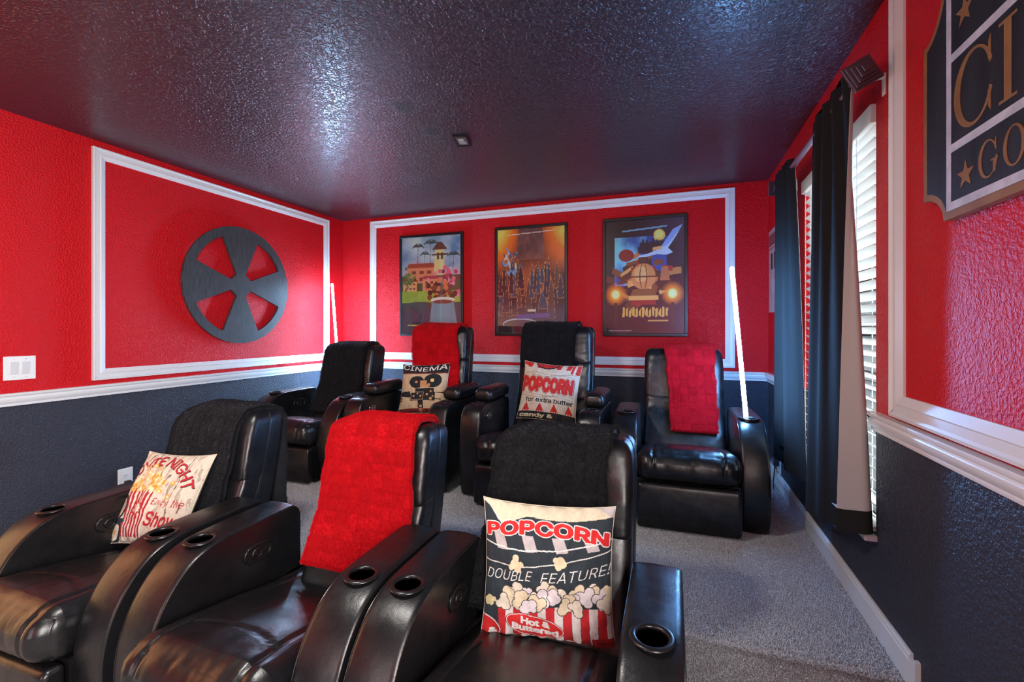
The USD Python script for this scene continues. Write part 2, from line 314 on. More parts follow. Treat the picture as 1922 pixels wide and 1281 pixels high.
# window: frame, glass, sill; blind; curtains on their rod
w1 = thing('window_1', 'tall window in the right wall behind the black curtains', 'window', kind='structure')
obj('window_frame', cat([bx(XR + .085, XR + .12, WY0, WY0 + .04, WZ0, WZ1), bx(XR + .085, XR + .12, WY1 - .04, WY1, WZ0, WZ1), bx(XR + .085, XR + .12, WY0 + .04, WY1 - .04, WZ0, WZ0 + .04),
    bx(XR + .085, XR + .12, WY0 + .04, WY1 - .04, WZ1 - .04, WZ1), bx(XR + .085, XR + .12, WY0 + .04, WY1 - .04, 1.29, 1.33)]), M_TRIM, w1)
obj('pane', bx(XR + .098, XR + .104, WY0 + .04, WY1 - .04, WZ0 + .04, WZ1 - .04), M_GLASS, w1)
obj('window_sill', rbox(XR - .04, XR + .1, WY0 - .012, WY1 + .012, WZ0 - .022, WZ0, .006, 4), M_TRIM, w1, smooth=30)
bl = thing('window_blind', 'white slatted blind hanging in the window behind the black curtains', 'blind', (XR + .018, 0, 0))
obj('headrail', rbox(-.035, .03, WY0 + .004, WY1 - .004, WZ1 - .075, WZ1 - .003, .006, 3), M_PLASTIC, bl, smooth=30)
nsl = 34; zs = np.linspace(WZ0 + .05, WZ1 - .095, nsl)
sl = rbox(-.024, .024, WY0 + .012, WY1 - .012, -.0014, .0014, .0012, (5, 2, 1), lambda p, q: p + np.stack([0 * q[:, 0], 0 * q[:, 0], .003 * (1 - q[:, 0] ** 2)], 1))
sl.apply_transform(trimesh.transformations.rotation_matrix(math.radians(36), [0, 1, 0]))
for z in zs: obj('slat', moved(sl, z=z), M_SLAT, bl)
obj('bottom_rail', rbox(-.026, .026, WY0 + .012, WY1 - .012, WZ0 + .008, WZ0 + .026, .005, 3), M_PLASTIC, bl, smooth=30)
for y in (WY0 + .16, (WY0 + WY1) / 2, WY1 - .06, WY1 - .16):
    obj('ladder_cord', cat([tube([(-.026, y, WZ0 + .02), (-.026, y, WZ1 - .05)], .0015, 6), tube([(.026, y, WZ0 + .02), (.026, y, WZ1 - .05)], .0015, 6)]), M_PLASTIC, bl)
obj('ground', bx(XR + .13, 30, -20, 25, -.6, -.5), M_CONC, label='pale paving outside the window', kind='structure')

RX, RZ = 0.607, 2.145
rod = thing('curtain_rod', 'silver curtain rod with square stepped finials above the window', 'curtain rod', (RX, 0, RZ))
obj('pole', tube([(0, 1.87, 0), (0, 3.16, 0)], .0150, 16), M_CHROME, rod, smooth=40)
def finial(y, s):
    parts = [rbox(-.022, .022, y - .012, y + .012, -.022, .022, .004, 2)]
    for k, (w, d) in enumerate(((.046, .012), (.040, .010), (.031, .010), (.022, .010), (.012, .008))):
        yy = y - s * (.016 + .0105 * k); parts.append(rbox(-w, w, yy - d / 2, yy + d / 2, -w, w, .002, 2))
    m = cat(parts); m.apply_transform(trimesh.transformations.rotation_matrix(math.radians(-28 if s > 0 else 0), [0, 1, 0])); return m
obj('finial', finial(1.868, 1), M_PURPLE, rod, smooth=30)
obj('finial', finial(3.165, -1), M_PURPLE, rod, smooth=30)
for y in (1.945, 3.13):
    obj('bracket', cat([rbox(XR - RX - .006, XR - RX, y - .012, y + .012, -.045, .030, .002, 2), tube([(XR - RX - .003, y, .018), (.055, y, .012), (.02, y, -.008), (0, y, -.020), (-.016, y, -.008)], .005, 8)]), M_PLASTIC, rod, smooth=40)

def curtain(name, label, path_fn, ztop, zbot, ns, nz, lining_from):
    """path_fn(t (0 top .. 1 bottom)) -> polyline (ns, 2) of (x, y); an outer black cloth with a pale lining behind it."""
    t = thing(name, label, 'curtain')
    rows = []
    for k in range(nz):
        tt = k / (nz - 1); p = path_fn(tt); z = ztop + (zbot(p) - ztop) * tt
        rows.append(np.column_stack([p, np.broadcast_to(z, (len(p),))]))
    G = np.array(rows); d = np.gradient(G, axis=1); nrm = np.stack([d[..., 1], -d[..., 0], 0 * d[..., 0]], -1)
    nrm /= np.linalg.norm(nrm, axis=-1, keepdims=True)
    def sheet(a, b, r0=0, r1=None):
        r1 = r1 or nz; A = G[r0:r1] + nrm[r0:r1] * a; B = G[r0:r1] + nrm[r0:r1] * b
        ring = np.concatenate([A, B[:, ::-1]], 1)
        return loft(ring)
    obj('cloth', sheet(.0012, .004), M_CURT, t, smooth=50)
    obj('lining', sheet(-.0012, .0008, 0, int(nz * lining_from)), M_LINING, t, smooth=50)
    obj('hem', sheet(-.0018, .0008, int(nz * lining_from) - 1), M_CURT, t, smooth=50)
    return t
def resample(P, n):
    P = np.asarray(P, float); s = np.concatenate([[0], np.cumsum(np.linalg.norm(np.diff(P, axis=0), axis=1))])
    from scipy.interpolate import CubicSpline
    f = CubicSpline(s, P); u = np.linspace(0, s[-1], n * 2); Q = f(u)
    s2 = np.concatenate([[0], np.cumsum(np.linalg.norm(np.diff(Q, axis=0), axis=1))])
    return np.stack([np.interp(np.linspace(0, s2[-1], n), s2, Q[:, k]) for k in range(2)], 1)
NEAR_TOP = [(.612, 2.40), (.622, 2.355), (.600, 2.31), (.624, 2.26), (.598, 2.21), (.622, 2.16), (.600, 2.11), (.618, 2.06), (.602, 2.01), (.616, 1.97), (.622, 1.955), (.618, 1.945), (.612, 1.935)]
NEAR_BOT = [(.640, 2.60), (.612, 2.54), (.596, 2.46), (.606, 2.37), (.594, 2.28), (.610, 2.19), (.626, 2.10), (.642, 2.04), (.668, 2.006), (.684, 1.985), (.672, 1.978), (.642, 2.00), (.612, 2.035), (.592, 2.055)]
FAR_TOP = [(.612, 3.12), (.622, 3.09), (.600, 3.06), (.624, 3.02), (.598, 2.98), (.622, 2.94), (.600, 2.90), (.620, 2.86), (.606, 2.83), (.612, 2.80), (.622, 2.79), (.628, 2.785), (.632, 2.78)]
FAR_BOT = [(.660, 3.24), (.625, 3.20), (.585, 3.14), (.600, 3.06), (.622, 2.99), (.598, 2.92), (.585, 2.86), (.600, 2.80), (.622, 2.74), (.632, 2.70), (.638, 2.68), (.640, 2.67), (.641, 2.66)]
def blend(A, B):
    A, B = resample(A, 90), resample(B, 90)
    def f(t):
        k = min(1, max(0, t)) ** 0.75
        return A * (1 - k) + B * k
    return f
NEAR_TOP = [(x - .020, y - .05) for x, y in NEAR_TOP]; FAR_TOP = [(x - .020, y) for x, y in FAR_TOP]
curtain('curtain', 'near black curtain whose edge folds back to show its pale lining', blend(NEAR_TOP, NEAR_BOT), 2.188, lambda p: .395 + .20 * np.clip(2.60 - p[:, 1], 0, .7) + .2 * np.clip(p[:, 0] - .61, 0, .1), 90, 60, .955)
curtain('curtain', 'far black curtain hanging close to the back corner beside the saber', blend(FAR_TOP, FAR_BOT), 2.188, lambda p: .50 + 0 * p[:, 0], 90, 60, .955)

# ------------------------------------------------------------------ flat prints: colours worked out point by point for mesh vertices
def text_poly(s, h, bold=False, fat=0.0):
    m = meshkit.text_mesh(s, h, 0.001, bold)
    v, f = np.asarray(m.vertices), np.asarray(m.faces)
    k = np.all(v[f][:, :, 2] > 0.0005, axis=1)
    p = unary_union([Polygon(q[:, :2]).buffer(1e-5) for q in v[f[k]]])
    return p.buffer(fat) if fat else p
def fit(p, x0, y0, x1, y1):
    a, b, c, d = p.bounds
    return affinity.affine_transform(p, [(x1 - x0) / (c - a), 0, 0, (y1 - y0) / (d - b), x0 - a * (x1 - x0) / (c - a), y0 - b * (y1 - y0) / (d - b)])
def warp(p, fn):
    return shapely.transform(shapely.segmentize(p, 0.01), lambda c: np.stack(fn(c[:, 0], c[:, 1]), 1)).buffer(0)
def paint(uv, base, layers):
    col = np.tile(np.asarray(lin(base)), (len(uv), 1))
    for g, c in layers:
        if callable(g): m = g(uv[:, 0], uv[:, 1])
        else:
            if g.is_empty: continue
            a, b, cc, d = g.bounds; m = np.zeros(len(uv), bool)
            k = np.nonzero((uv[:, 0] >= a) & (uv[:, 0] <= cc) & (uv[:, 1] >= b) & (uv[:, 1] <= d))[0]
            shapely.prepare(g); m[k] = shapely.contains_xy(g, uv[k, 0], uv[k, 1])
        if callable(c): col[m] = c(uv[m, 0], uv[m, 1])
        else: col[m] = lin(c)
    return col
def mixc(a, b, t):
    a, b = np.asarray(lin(a)), np.asarray(lin(b)); return a + (b - a) * np.clip(t, 0, 1)[:, None]
def n2(u, v, s, seed=0, o=4): return meshkit.fbm(np.stack([u * s, v * s, 0 * u + seed * 7.3], 1), o, seed)
def blob(cx, cy, r, seed, k=5):
    """a popcorn kernel: a bunch of round lobes."""
    g = random.Random(seed); ps = [Point(cx, cy).buffer(r * .62)]
    for i in range(k):
        a = g.uniform(0, 6.28); q = r * g.uniform(.5, .75); ps.append(Point(cx + q * math.cos(a), cy + q * math.sin(a)).buffer(r * g.uniform(.34, .52)))
    return unary_union(ps)
def ell(cx, cy, rx, ry, rot=0): return affinity.rotate(affinity.scale(Point(cx, cy).buffer(1, 24), rx, ry), rot, origin=(cx, cy))
def line(pts, w): return LineString(pts).buffer(w / 2)
def quad(*p): return Polygon(p)

# ------------------------------------------------------------------ recliners
TILT = math.radians(18)
SP = np.array([0.0, math.sin(TILT), math.cos(TILT)]); NB = np.array([0.0, math.cos(TILT), -math.sin(TILT)])   # up the back, and backwards through it
def wrinkle(P, amp, s, seed, stretch=(1, 1, 1)):
    return (meshkit.fbm(P * np.asarray(stretch) * s + seed, 3, seed) - .5) * 2 * amp
def groove(d, w, h): return -h * np.exp(-(d / w) ** 2)

def arm_profile(kind):
    if kind == 'A':
        pts = [(.135, .015), (.108, .06), (.088, .14), (.078, .22), (.080, .30), (.096, .38), (.126, .455), (.170, .52), (.225, .568), (.29, .594), (.36, .603), (.46, .605), (.58, .606), (.665, .604)]
    else:
        pts = [(.150, .015), (.135, .06), (.122, .15), (.115, .26), (.114, .36), (.119, .45), (.135, .525), (.160, .572), (.195, .597), (.24, .604), (.34, .604), (.46, .604), (.58, .604), (.67, .604)]
    from scipy.interpolate import CubicSpline
    p = np.array(pts); s = np.concatenate([[0], np.cumsum(np.linalg.norm(np.diff(p, axis=0), axis=1))])
    f = CubicSpline(s, p)(np.linspace(0, s[-1], 70))
    poly = Polygon(np.vstack([f, [[.69, .585], [.70, .56], [.70, .03], [.685, .015]]]))
    c = np.array(poly.exterior.coords)[:-1]
    L = LineString(np.vstack([c, c[:1]])); q = np.array([L.interpolate(t, normalized=True).coords[0] for t in np.linspace(0, 1, 180, endpoint=False)])
    if Polygon(q).exterior.is_ccw: q = q[::-1]
    return q
def arm_mesh(kind, w, cup_y, cup_r, cup_x=0.0):
    q = arm_profile(kind); N = len(q)
    t = np.roll(q, -1, 0) - np.roll(q, 1, 0); t /= np.linalg.norm(t, axis=1, keepdims=True)
    nrm = np.stack([t[:, 1], -t[:, 0]], 1)          # inwards or outwards, settled below
    c = q.mean(0)
    if ((q - c) * nrm).sum() < 0: nrm = -nrm
    h = w / 2; r = .020; rings = []
    side = []
    for s in (.10, .30, .50, .68, .82, .92, .975):
        side.append((h + .007 * (1 - s ** 4), s))
    for x, s in side: rings.append((-x, None, s))
    rings += [(-h, .0085, 1), (-h + .0005, .0045, 1), (-h + .003, .0050, 1)]
    edge = [(-h + r * (1 - math.cos(a)), r * (1 - math.sin(a)) * .55) for a in np.linspace(.25, math.pi / 2, 5)]
    rings += [(x, i, 1) for x, i in edge]
    rings += [(x, -.003 * (1 - (x / (h - r)) ** 2), 1) for x in np.linspace(-h + r, h - r, 7)[1:-1]]
    rings += [(-x, i, 1) for x, i in edge[::-1]]
    rings += [(h - .003, .0050, 1), (h - .0005, .0045, 1), (h, .0085, 1)]
    for x, s in side[::-1]: rings.append((x, None, s))
    R = []
    for x, i, s in rings:
        if i is None:
            p0 = q - nrm * .0085; p = c + (p0 - c) * s
        else: p = q - nrm * i
        R.append(np.column_stack([np.full(N, x), p]))
    m = loft(R)
    a = man(m)
    if a.is_empty(): return m
    well = m3.Manifold.cylinder(.09, cup_r, cup_r, 40).translate((cup_x, cup_y, .53))
    return tri(a - well)
def cup_parts(parent, x, y, z, r, mat_ring=M_BLACK):
    a = np.linspace(0, 2 * np.pi, 15)
    prof = [(r * .72, -.070), (r * .93, -.070), (r * .985, -.002)] + [(r * 1.10 + .0075 * math.cos(t), .0015 + .005 * math.sin(t)) for t in np.linspace(math.pi * 1.2, -.35, 10)] + [(r * .999, -.0035), (r * .94, -.003)]
    ring = lathe([(r * .955, -.006)] + [(r * 1.07 + .009 * math.cos(t), .001 + .0055 * math.sin(t)) for t in np.linspace(math.pi, 0, 10)] + [(r * 1.05, -.006)], 44)
    well = lathe([(.0005, -.068), (r * .90, -.068), (r * .95, -.003), (r * .985, -.003), (r * .985, -.072), (.0005, -.072)], 40)
    p = obj('cup_ring', moved(ring, x, y, z), mat_ring, parent, smooth=40)
    obj('cup_well', moved(well, x, y, z), M_WELL, parent, smooth=40)
def oval(a, b, r, n=44):
    th = np.linspace(0, 2 * np.pi, n, endpoint=False)
    return tube(np.column_stack([0 * th, a * np.sign(np.cos(th)) * np.abs(np.cos(th)) ** .8, b * np.sign(np.sin(th)) * np.abs(np.sin(th)) ** .8]), r, 8, True)
def back_loft(levels, n=56):
    """levels: (distance up the back line, half width, thickness forwards, thickness backwards, exponent)."""
    th = np.linspace(0, 2 * np.pi, n, endpoint=False); R = []
    for s, w, df, db, e in levels:
        cxx, sn = np.cos(th), np.sin(th)
        x = w * np.sign(cxx) * np.abs(cxx) ** (2 / e); d = np.sign(sn) * np.abs(sn) ** (2 / e)
        d = np.where(d < 0, d * df, d * db)
        R.append(np.column_stack([x, 0 * x, 0 * x]) + SP * s + NB[None] * d[:, None])
    return np.array(R)
def pillowed(s0, s1, w0, w1, df, db, e=3.6, n=26, edge=.05):
    out = []
    for k in range(n):
        a = (1 - math.cos(math.pi * k / (n - 1))) / 2; s = s0 + (s1 - s0) * a
        g = min(1.0, math.sqrt(max(0, 1 - max(0, 1 - (s - s0) / edge) ** 2))) * min(1.0, math.sqrt(max(0, 1 - max(0, 1 - (s1 - s) / edge) ** 2)))
        g = max(g, .02); w = w0 + (w1 - w0) * a
        out.append((s, w - edge * .55 * (1 - g), df * (.35 + .65 * g) * (1 + .10 * math.sin(math.pi * a)), db * g, e))
    return out

def back_profile(kind, ztop):
    """(front y of z, rear y of z, top, seam heights) of a recliner's back, seen from the side."""
    if kind == 'A':
        Z, Y = [.28, .36, .46, .58, .66, .80, 1.0], [.545, .572, .628, .700, .722, .752, .790]
        return (lambda z: float(np.interp(z, Z, Y))), (lambda z: float(np.interp(z, [.1, .3, 1.0], [.84, .86, .985]))), ztop, .645
    Z, Y = [.28, .36, .50, .70, .90, 1.2], [.56, .585, .655, .725, .760, .800]
    return (lambda z: float(np.interp(z, Z, Y))), (lambda z: float(np.interp(z, [.1, .3, 1.2], [.82, .84, .965]))), ztop, (.60, .865)
def recliner(name, label, kind, loc, rz, hw, arms, seed, aw, bw, bx_, ztop):
    """kind A: curved arms, low back; kind B: squarer arms with storage lids, tall back. Local: x across, y from the footrest front backwards."""
    t = thing(name, label, 'recliner', loc, rz, 'black leather recliners in two rows')
    # base and footrest
    obj('base', bx(-hw + .004, hw - .004, .075, .80, .012, .27), M_LEATHER, t)
    fp = rbox(-hw + .006, hw - .006, .0, .07, .016, .268, .02, (26, 4, 16), lambda p, q: p + np.stack([0 * q[:, 0], .010 * (q[:, 2] ** 2) * (q[:, 1] < 0) - .004 * (1 - q[:, 0] ** 2) * (q[:, 1] < 0) + wrinkle(p, .0025, 9, seed) * (q[:, 1] < 0), 0 * q[:, 0]], 1))
    obj('footrest', fp, M_LEATHER, t, smooth=50)
    # seat: waterfall front, panel seams, wrinkles
    def seat_fn(p, q):
        x, y, z = p.T; top = np.clip((q[:, 2] + .2) / 1.0, 0, 1)
        u = (y - .0) / .60
        front = np.clip(1 - u / .35, 0, 1)
        crown = .026 * (1 - q[:, 0] ** 4) * np.sin(np.pi * np.clip(u, .02, 1) ** .75) * top
        slope = -.105 * np.clip(u - .12, 0, 1) * top
        gr = (groove(np.abs(x) - hw * .66, .006, .008) + groove(y - (.185 + .10 * (1 - (x / hw) ** 2)) + .10, .006, .006) * (np.abs(x) < hw * .66)) * np.clip(top + (q[:, 1] < -.98), 0, 1)
        wr_ = wrinkle(p, .007, 11, seed, (1.5, .6, .5)) * front + wrinkle(p, .004, 8, seed + 3)
        face_front = (q[:, 1] < -.97)
        belly = -.014 * face_front * (1 - q[:, 2] ** 2) * (1 - q[:, 0] ** 4)
        pinch = -.016 * np.clip(np.abs(q[:, 0]) - .86, 0, 1) / .14 * face_front
        dz = (crown + slope + (gr + wr_) * (q[:, 2] > .5)); dy = belly - (gr + wr_) * face_front - pinch
        dy = dy - .018 * np.cos(np.clip(q[:, 2], -1, 1) * 1.4) * face_front
        return p + np.stack([0 * x, dy, dz], 1)
    obj('seat_cushion', rbox(-hw + .003, hw - .003, .012, .78, .270, .438, .055, (70, 80, 22), seat_fn), M_LEATHER, t, smooth=60)
    # back: cushions in front of a shell, built in level rings from the side profile
    def ringed(z0, z1, yfun, w, edge, nm, e=5.0, amp=.004, n=30, rtop=None, wing=0.0, puff=0.0):
        th = np.linspace(0, 2 * np.pi, 72, endpoint=False); R = []
        cs, sn = np.sign(np.cos(th)) * np.abs(np.cos(th)) ** (2 / e), np.sign(np.sin(th)) * np.abs(np.sin(th)) ** (2 / e)
        for k in range(n):
            a = (1 - math.cos(math.pi * k / (n - 1))) / 2; z = z0 + (z1 - z0) * a
            ed = rtop if (rtop and z > (z0 + z1) / 2) else edge
            q = min(z - z0, z1 - z) / ed; g = 1.0 if q >= 1 else math.sqrt(max(0.0, 1 - (1 - q) ** 2)); g = max(g, .03)
            y0, y1 = yfun(z); ym, h = (y0 + y1) / 2, (y1 - y0) / 2
            hh = h - ed * .8 * (1 - g) if h > ed else h * (.25 + .75 * g)
            hh = max(hh, .004)
            ww = w(z) - ed * .62 * (1 - g)
            x = bx_ + ww * cs; y = ym + hh * sn
            front = sn < 0
            y = y - front * (puff * math.sin(math.pi * a) * (1 - np.abs(cs) ** 3) + wing * np.clip((np.abs(cs) - .5) / .4, 0, 1) ** 1.5 * math.sin(math.pi * min(1, a * 1.1)))
            R.append(np.column_stack([x, y, np.full_like(x, z)]))
        R = np.array(R); V = R.reshape(-1, 3); wv = wrinkle(V, amp, 11, seed + n, (1, 1, 1.3)); cr = wrinkle(V, amp * .6, 34, seed + n + 5, (.5, 1, 1.6))
        V = V + np.column_stack([0 * wv, -(wv + cr), 0 * wv]) * (V[:, 1:2] < V[:, 1].mean() + .05)
        obj(nm, loft(V.reshape(R.shape)), M_LEATHER, t, smooth=60)
    yf, yr, zt, zn = back_profile(kind, ztop)
    sq = lambda z: bw - .010 * max(0.0, (z - zt + .16) / .16) ** 2
    ringed(.10, zt - .004, lambda z: (yf(z) + .085, yr(z)), lambda z: sq(z) + .004, .05, 'back_shell', 7.0, .0015, 30, .045)
    if kind == 'A':
        ringed(.30, zn + .030, lambda z: (yf(z), yf(z) + .15), lambda z: sq(z), .040, 'backrest', 6.0, .005, 30, .030, wing=.006, puff=.010)
        ringed(zn - .020, zt, lambda z: (yf(z), yf(z) + .15), lambda z: sq(z) + .001, .034, 'headrest', 6.0, .004, 34, .055, wing=.012, puff=.012)
    else:
        za, zb_ = zn
        ringed(.30, za + .025, lambda z: (yf(z), yf(z) + .13), lambda z: sq(z) - .003, .045, 'backrest', 5.0, .006, 26, .045, puff=.014)
        ringed(za - .025, zb_ + .028, lambda z: (yf(z), yf(z) + .13), lambda z: sq(z) - .002, .050, 'backrest', 5.0, .007, 30, .055, puff=.016)
        ringed(zb_ - .028, zt, lambda z: (yf(z) - .008, yf(z) + .13), lambda z: sq(z) - .002, .055, 'headrest', 5.0, .006, 32, .070, puff=.020)
    # arms
    for s, spec in zip((-1, 1), arms):
        xc = s * (hw + aw / 2 + .002)
        am = arm_mesh(kind, aw, .31 if kind == 'A' else .265, .0435 if kind == 'A' else .036)
        a = obj('armrest', moved(am, xc), M_LEATHER, t, smooth=38)
        cup_parts(a, xc, .31 if kind == 'A' else .265, .5995 if kind == 'A' else .605, .0435 if kind == 'A' else .036)
        xi = xc - s * (aw / 2 + .008)
        if 'lid' in spec:
            ld = rbox(xc - aw / 2 + .001, xc + aw / 2 - .001, .335, .72, .606, .694, .034, (10, 22, 8), lambda p, q: p + np.stack([0 * q[:, 0], 0 * q[:, 0], (.006 * (1 - q[:, 0] ** 2) - .014 * np.clip(-q[:, 1] - .3, 0, 1) ** 2) * (q[:, 2] > 0)], 1))
            obj('storage_lid', ld, M_LEATHER, a, smooth=45)
        if 'handle' in spec:
            y0, z0 = .475, .492
            obj('handle_bezel', moved(oval(.056, .031, .0058), xi, y0, z0), M_BLACK, a, smooth=50)
            obj('handle_recess', moved(rbox(-.0025, .0025, -.052, .052, -.028, .028, .0024, (2, 8, 6)), xi - s * .001, y0, z0), M_WELL, a, smooth=50)
            g = np.linspace(.5, 2 * np.pi - .5, 22)
            obj('release_lever', cat([moved(tube(np.column_stack([0 * g, -.008 + .020 * np.cos(g), .0165 * np.sin(g)]), .0055, 8), xi - s * .006, y0, z0), rbox(xi - s * .006 - .004, xi - s * .006 + .004, y0 + .006, y0 + .040, z0 - .006, z0 + .006, .003, 2)]), M_BLACK, a, smooth=50)
        if 'buttons' in spec:
            y0, z0 = .275, .525
            obj('button_bezel', moved(oval(.036, .0165, .0042), xi, y0, z0), M_CHROME, a, smooth=50)
            obj('button_panel', moved(rbox(-.003, .003, -.034, .034, -.0145, .0145, .0028, (2, 8, 4)), xi, y0, z0), M_BLACK, a, smooth=50)
            for q_ in (-.018, 0, .018):
                obj('button', moved(rbox(-.002, .002, -.0065, .0065, -.0075, .0075, .0018, 2), xi - s * .0035, y0 + q_, z0), M_CHROME, a, smooth=50)
    return t
SEATS = {      # kind, place, turn, half seat width, arm fittings, seed, label, arm width, half back width, back offset, back height
 'R1': ('A', (-2.692, 2.525, PZ), 0.0, .275, (('handle',), ()), 11, 'black leather recliner nearest the left back corner, draped with a black throw', .138, .245, 0.0, .972),
 'R2': ('B', (-1.845, 2.575, PZ), 0.0, .276, (('lid', 'buttons'), ('lid',)), 23, 'tall backed black recliner holding the film camera pillow and a red throw', .138, .250, .015, 1.135),
 'R3': ('B', (-.868, 2.590, PZ), 0.0, .318, (('lid', 'buttons'), ('lid',)), 37, 'tall backed black recliner holding the cream popcorn pillow under a folded black throw', .138, .285, .02, 1.135),
 'R4': ('A', (.078, 2.598, PZ), 1.0, .271, ((), ()), 41, 'black recliner by the curtains with a red throw and no pillow', .138, .258, .005, .975),
 'F1': ('A', (-2.114, .84, FZ), 0.0, .258, (('handle',), ()), 53, 'front row black recliner beside the left wall holding the movie night pillow', .150, .228, .012, .952),
 'F2': ('A', (-1.247, .85, FZ), 0.0, .270, (('handle',), ()), 67, 'front row black recliner in the middle with the wide red throw', .150, .240, .072, .944),
 'F3': ('A', (-.392, .85, FZ), 0.0, .268, (('handle',), ()), 71, 'front row black recliner on the right holding the double feature pillow', .150, .236, .026, .955),
}
PATH = {}
for k, (kind, loc, rz, hw, arms, seed, lab, *dims) in SEATS.items():
    PATH[k] = recliner('recliner', lab, kind, loc, rz, hw, arms, seed, *dims)

# ------------------------------------------------------------------ throws over the backs
def throw(seat, name, label, red, x_top, w_top, x_bot, w_bot, z_front, back_drop, seed, lift=.012, thick=.016, hairs=22000, x_back=None, tile=.052):
    kind, loc, rz, hw = SEATS[seat][:4]
    t = thing(name, label, 'throw', loc, rz, 'checked faux fur throws over the recliner backs')
    yf, yr, zt, _ = back_profile(kind, SEATS[seat][10]); bw, bxo = SEATS[seat][8:10]
    x_top, x_bot = x_top + bxo, x_bot + bxo
    pf = .012 if kind == 'A' else .026
    C2 = [(yf(z) - pf - .003, z) for z in np.linspace(z_front, zt - .075, 14)]
    y0_, y1_ = yf(zt) - pf, yr(zt)
    C2 += [(y0_ + .004, zt - .045), (y0_ + .022, zt - .014), (y0_ + .055, zt + .003), ((y0_ + y1_) / 2, zt + .006), (y1_ - .045, zt + .002), (y1_ - .008, zt - .020), (y1_ + .006, zt - .055)]
    C2 += [(yr(z) + .006, z) for z in np.linspace(zt - .09, zt - .09 - back_drop, 8)]
    C2 = np.array(C2); C3 = np.column_stack([0 * C2[:, 0], C2])
    L = np.concatenate([[0], np.cumsum(np.linalg.norm(np.diff(C3, axis=0), axis=1))]); tot = L[-1]
    from scipy.ndimage import gaussian_filter1d
    fine = np.stack([np.interp(np.linspace(0, tot, 240), L, C3[:, k]) for k in range(3)], 1)
    fine = np.stack([gaussian_filter1d(fine[:, k], 3, mode='nearest') for k in range(3)], 1)
    nu, nv = 112, int(112 * tot / .45)
    nv = min(nv, 240)
    sv = np.linspace(0, 1, nv); c = np.stack([np.interp(sv * 239, np.arange(240), fine[:, k]) for k in range(3)], 1)
    d = np.gradient(c, axis=0); d /= np.linalg.norm(d, axis=1, keepdims=True)
    nrm = np.cross(np.array([1.0, 0, 0]), d); 
    if nrm[0][1] > 0: nrm = -nrm
    Ltop = np.argmax(c[:, 2]) / (nv - 1); kk = np.clip(sv / Ltop, 0, 1) ** 1.2
    xc = x_bot + (x_top - x_bot) * kk; ww = w_bot + (w_top - w_bot) * kk
    if x_back is not None:
        k2 = np.clip((sv - Ltop) / (1 - Ltop + 1e-6), 0, 1); xc = xc + (x_back - x_top) * k2
    uu = np.linspace(-.5, .5, nu)
    X = xc[:, None] + ww[:, None] * uu[None]
    X = X + .010 * (meshkit.fbm(np.stack([np.sign(uu)[None] * 3 + 0 * sv[:, None], sv[:, None] * tot * 14 + 0 * uu[None], np.full((nv, nu), seed)], -1), 3, seed) - .5) * (np.abs(uu)[None] * 2) ** 6 * 2
    sl_ = sv[:, None] * tot + 0 * uu[None]; xl = ww[:, None] * uu[None]
    sl_ = sl_ + .012 * (meshkit.fbm(np.stack([xl * 7, sl_ * 4, np.full_like(xl, seed)], -1), 2, seed) - .5)
    ti, tj = np.floor(xl / tile + .5).astype(int), np.floor(sl_ / tile).astype(int)
    fu, fv = xl / tile + .5 - ti, sl_ / tile - tj
    hsh = ((ti * 73856093) ^ (tj * 19349663)) & 1023
    edge_ = np.minimum(np.minimum(fu, 1 - fu), np.minimum(fv, 1 - fv)) * tile
    emb = .0032 * np.clip(edge_ / .014, 0, 1) ** .7 + .0036 * (hsh / 1023 - .5) + .0010 * np.sin((fu if 0 else np.where((ti + tj) % 2 == 0, fu, fv)) * np.pi * 2 + hsh)
    shade = .80 + .34 * (((hsh * 7919) & 1023) / 1023) + .10 * (np.clip(edge_ / .008, 0, 1) - 1)
    big = .014 * (meshkit.fbm(np.stack([xl * 9, sl_ * 3.5, np.full_like(xl, seed * 1.7)], -1), 3, seed + 5) - .35)
    fade = np.clip(1.15 - np.abs(sv - Ltop) * 0, 0, 1)
    tot_off = lift + np.clip(big, 0, 1) * fade[:, None]
    crown = -.030 * np.clip(np.abs(X - bxo) - (bw - .075), 0, 1) / .075 * np.exp(-((sv - Ltop) / .10) ** 2)[:, None] * np.array(1.0)
    base = np.zeros((nv, nu, 3)); base[..., 0] = X; base[..., 1:] = c[:, None, 1:]
    base[..., 2] += crown
    front = base + nrm[:, None] * (tot_off + thick * .5 + emb)[..., None]; back = base + nrm[:, None] * (np.clip(big, 0, 1) * fade[:, None] - .001)[..., None]
    ring = np.concatenate([front, back[:, ::-1]], 1)
    m = loft(ring)
    cc = np.array((.47, .004, .010) if red else (.012, .0125, .015))[None, None] * np.clip(np.concatenate([shade, shade[:, ::-1]], 1), .5, 1.3)[..., None]
    cc = np.vstack([cc.reshape(-1, 3), cc[0].mean(0), cc[-1].mean(0)])
    obj('fabric', m, M_FURR if red else M_FURB, t, smooth=True, col=cc)
    # a fringe of pile all over the cloth
    iu, iv = RNG.integers(0, nu, hairs), RNG.integers(0, nv, hairs)
    ne = hairs // 4; iu[:ne] = np.where(RNG.random(ne) < .5, 0, nu - 1)
    iv[ne:ne + ne // 3] = np.where(RNG.random(ne // 3) < .6, 0, nv - 1)
    p = front[iv, iu] + RNG.normal(0, .0012, (hairs, 3)); nn = nrm[iv] + RNG.normal(0, .55, (hairs, 3)) - .25 * d[iv] * 0
    nn[:ne, 0] += np.where(iu[:ne] == 0, -1.3, 1.3); nn[:, 2] -= .35
    nn /= np.linalg.norm(nn, axis=1, keepdims=True); hl = RNG.uniform(.005, .0125, hairs)[:, None]
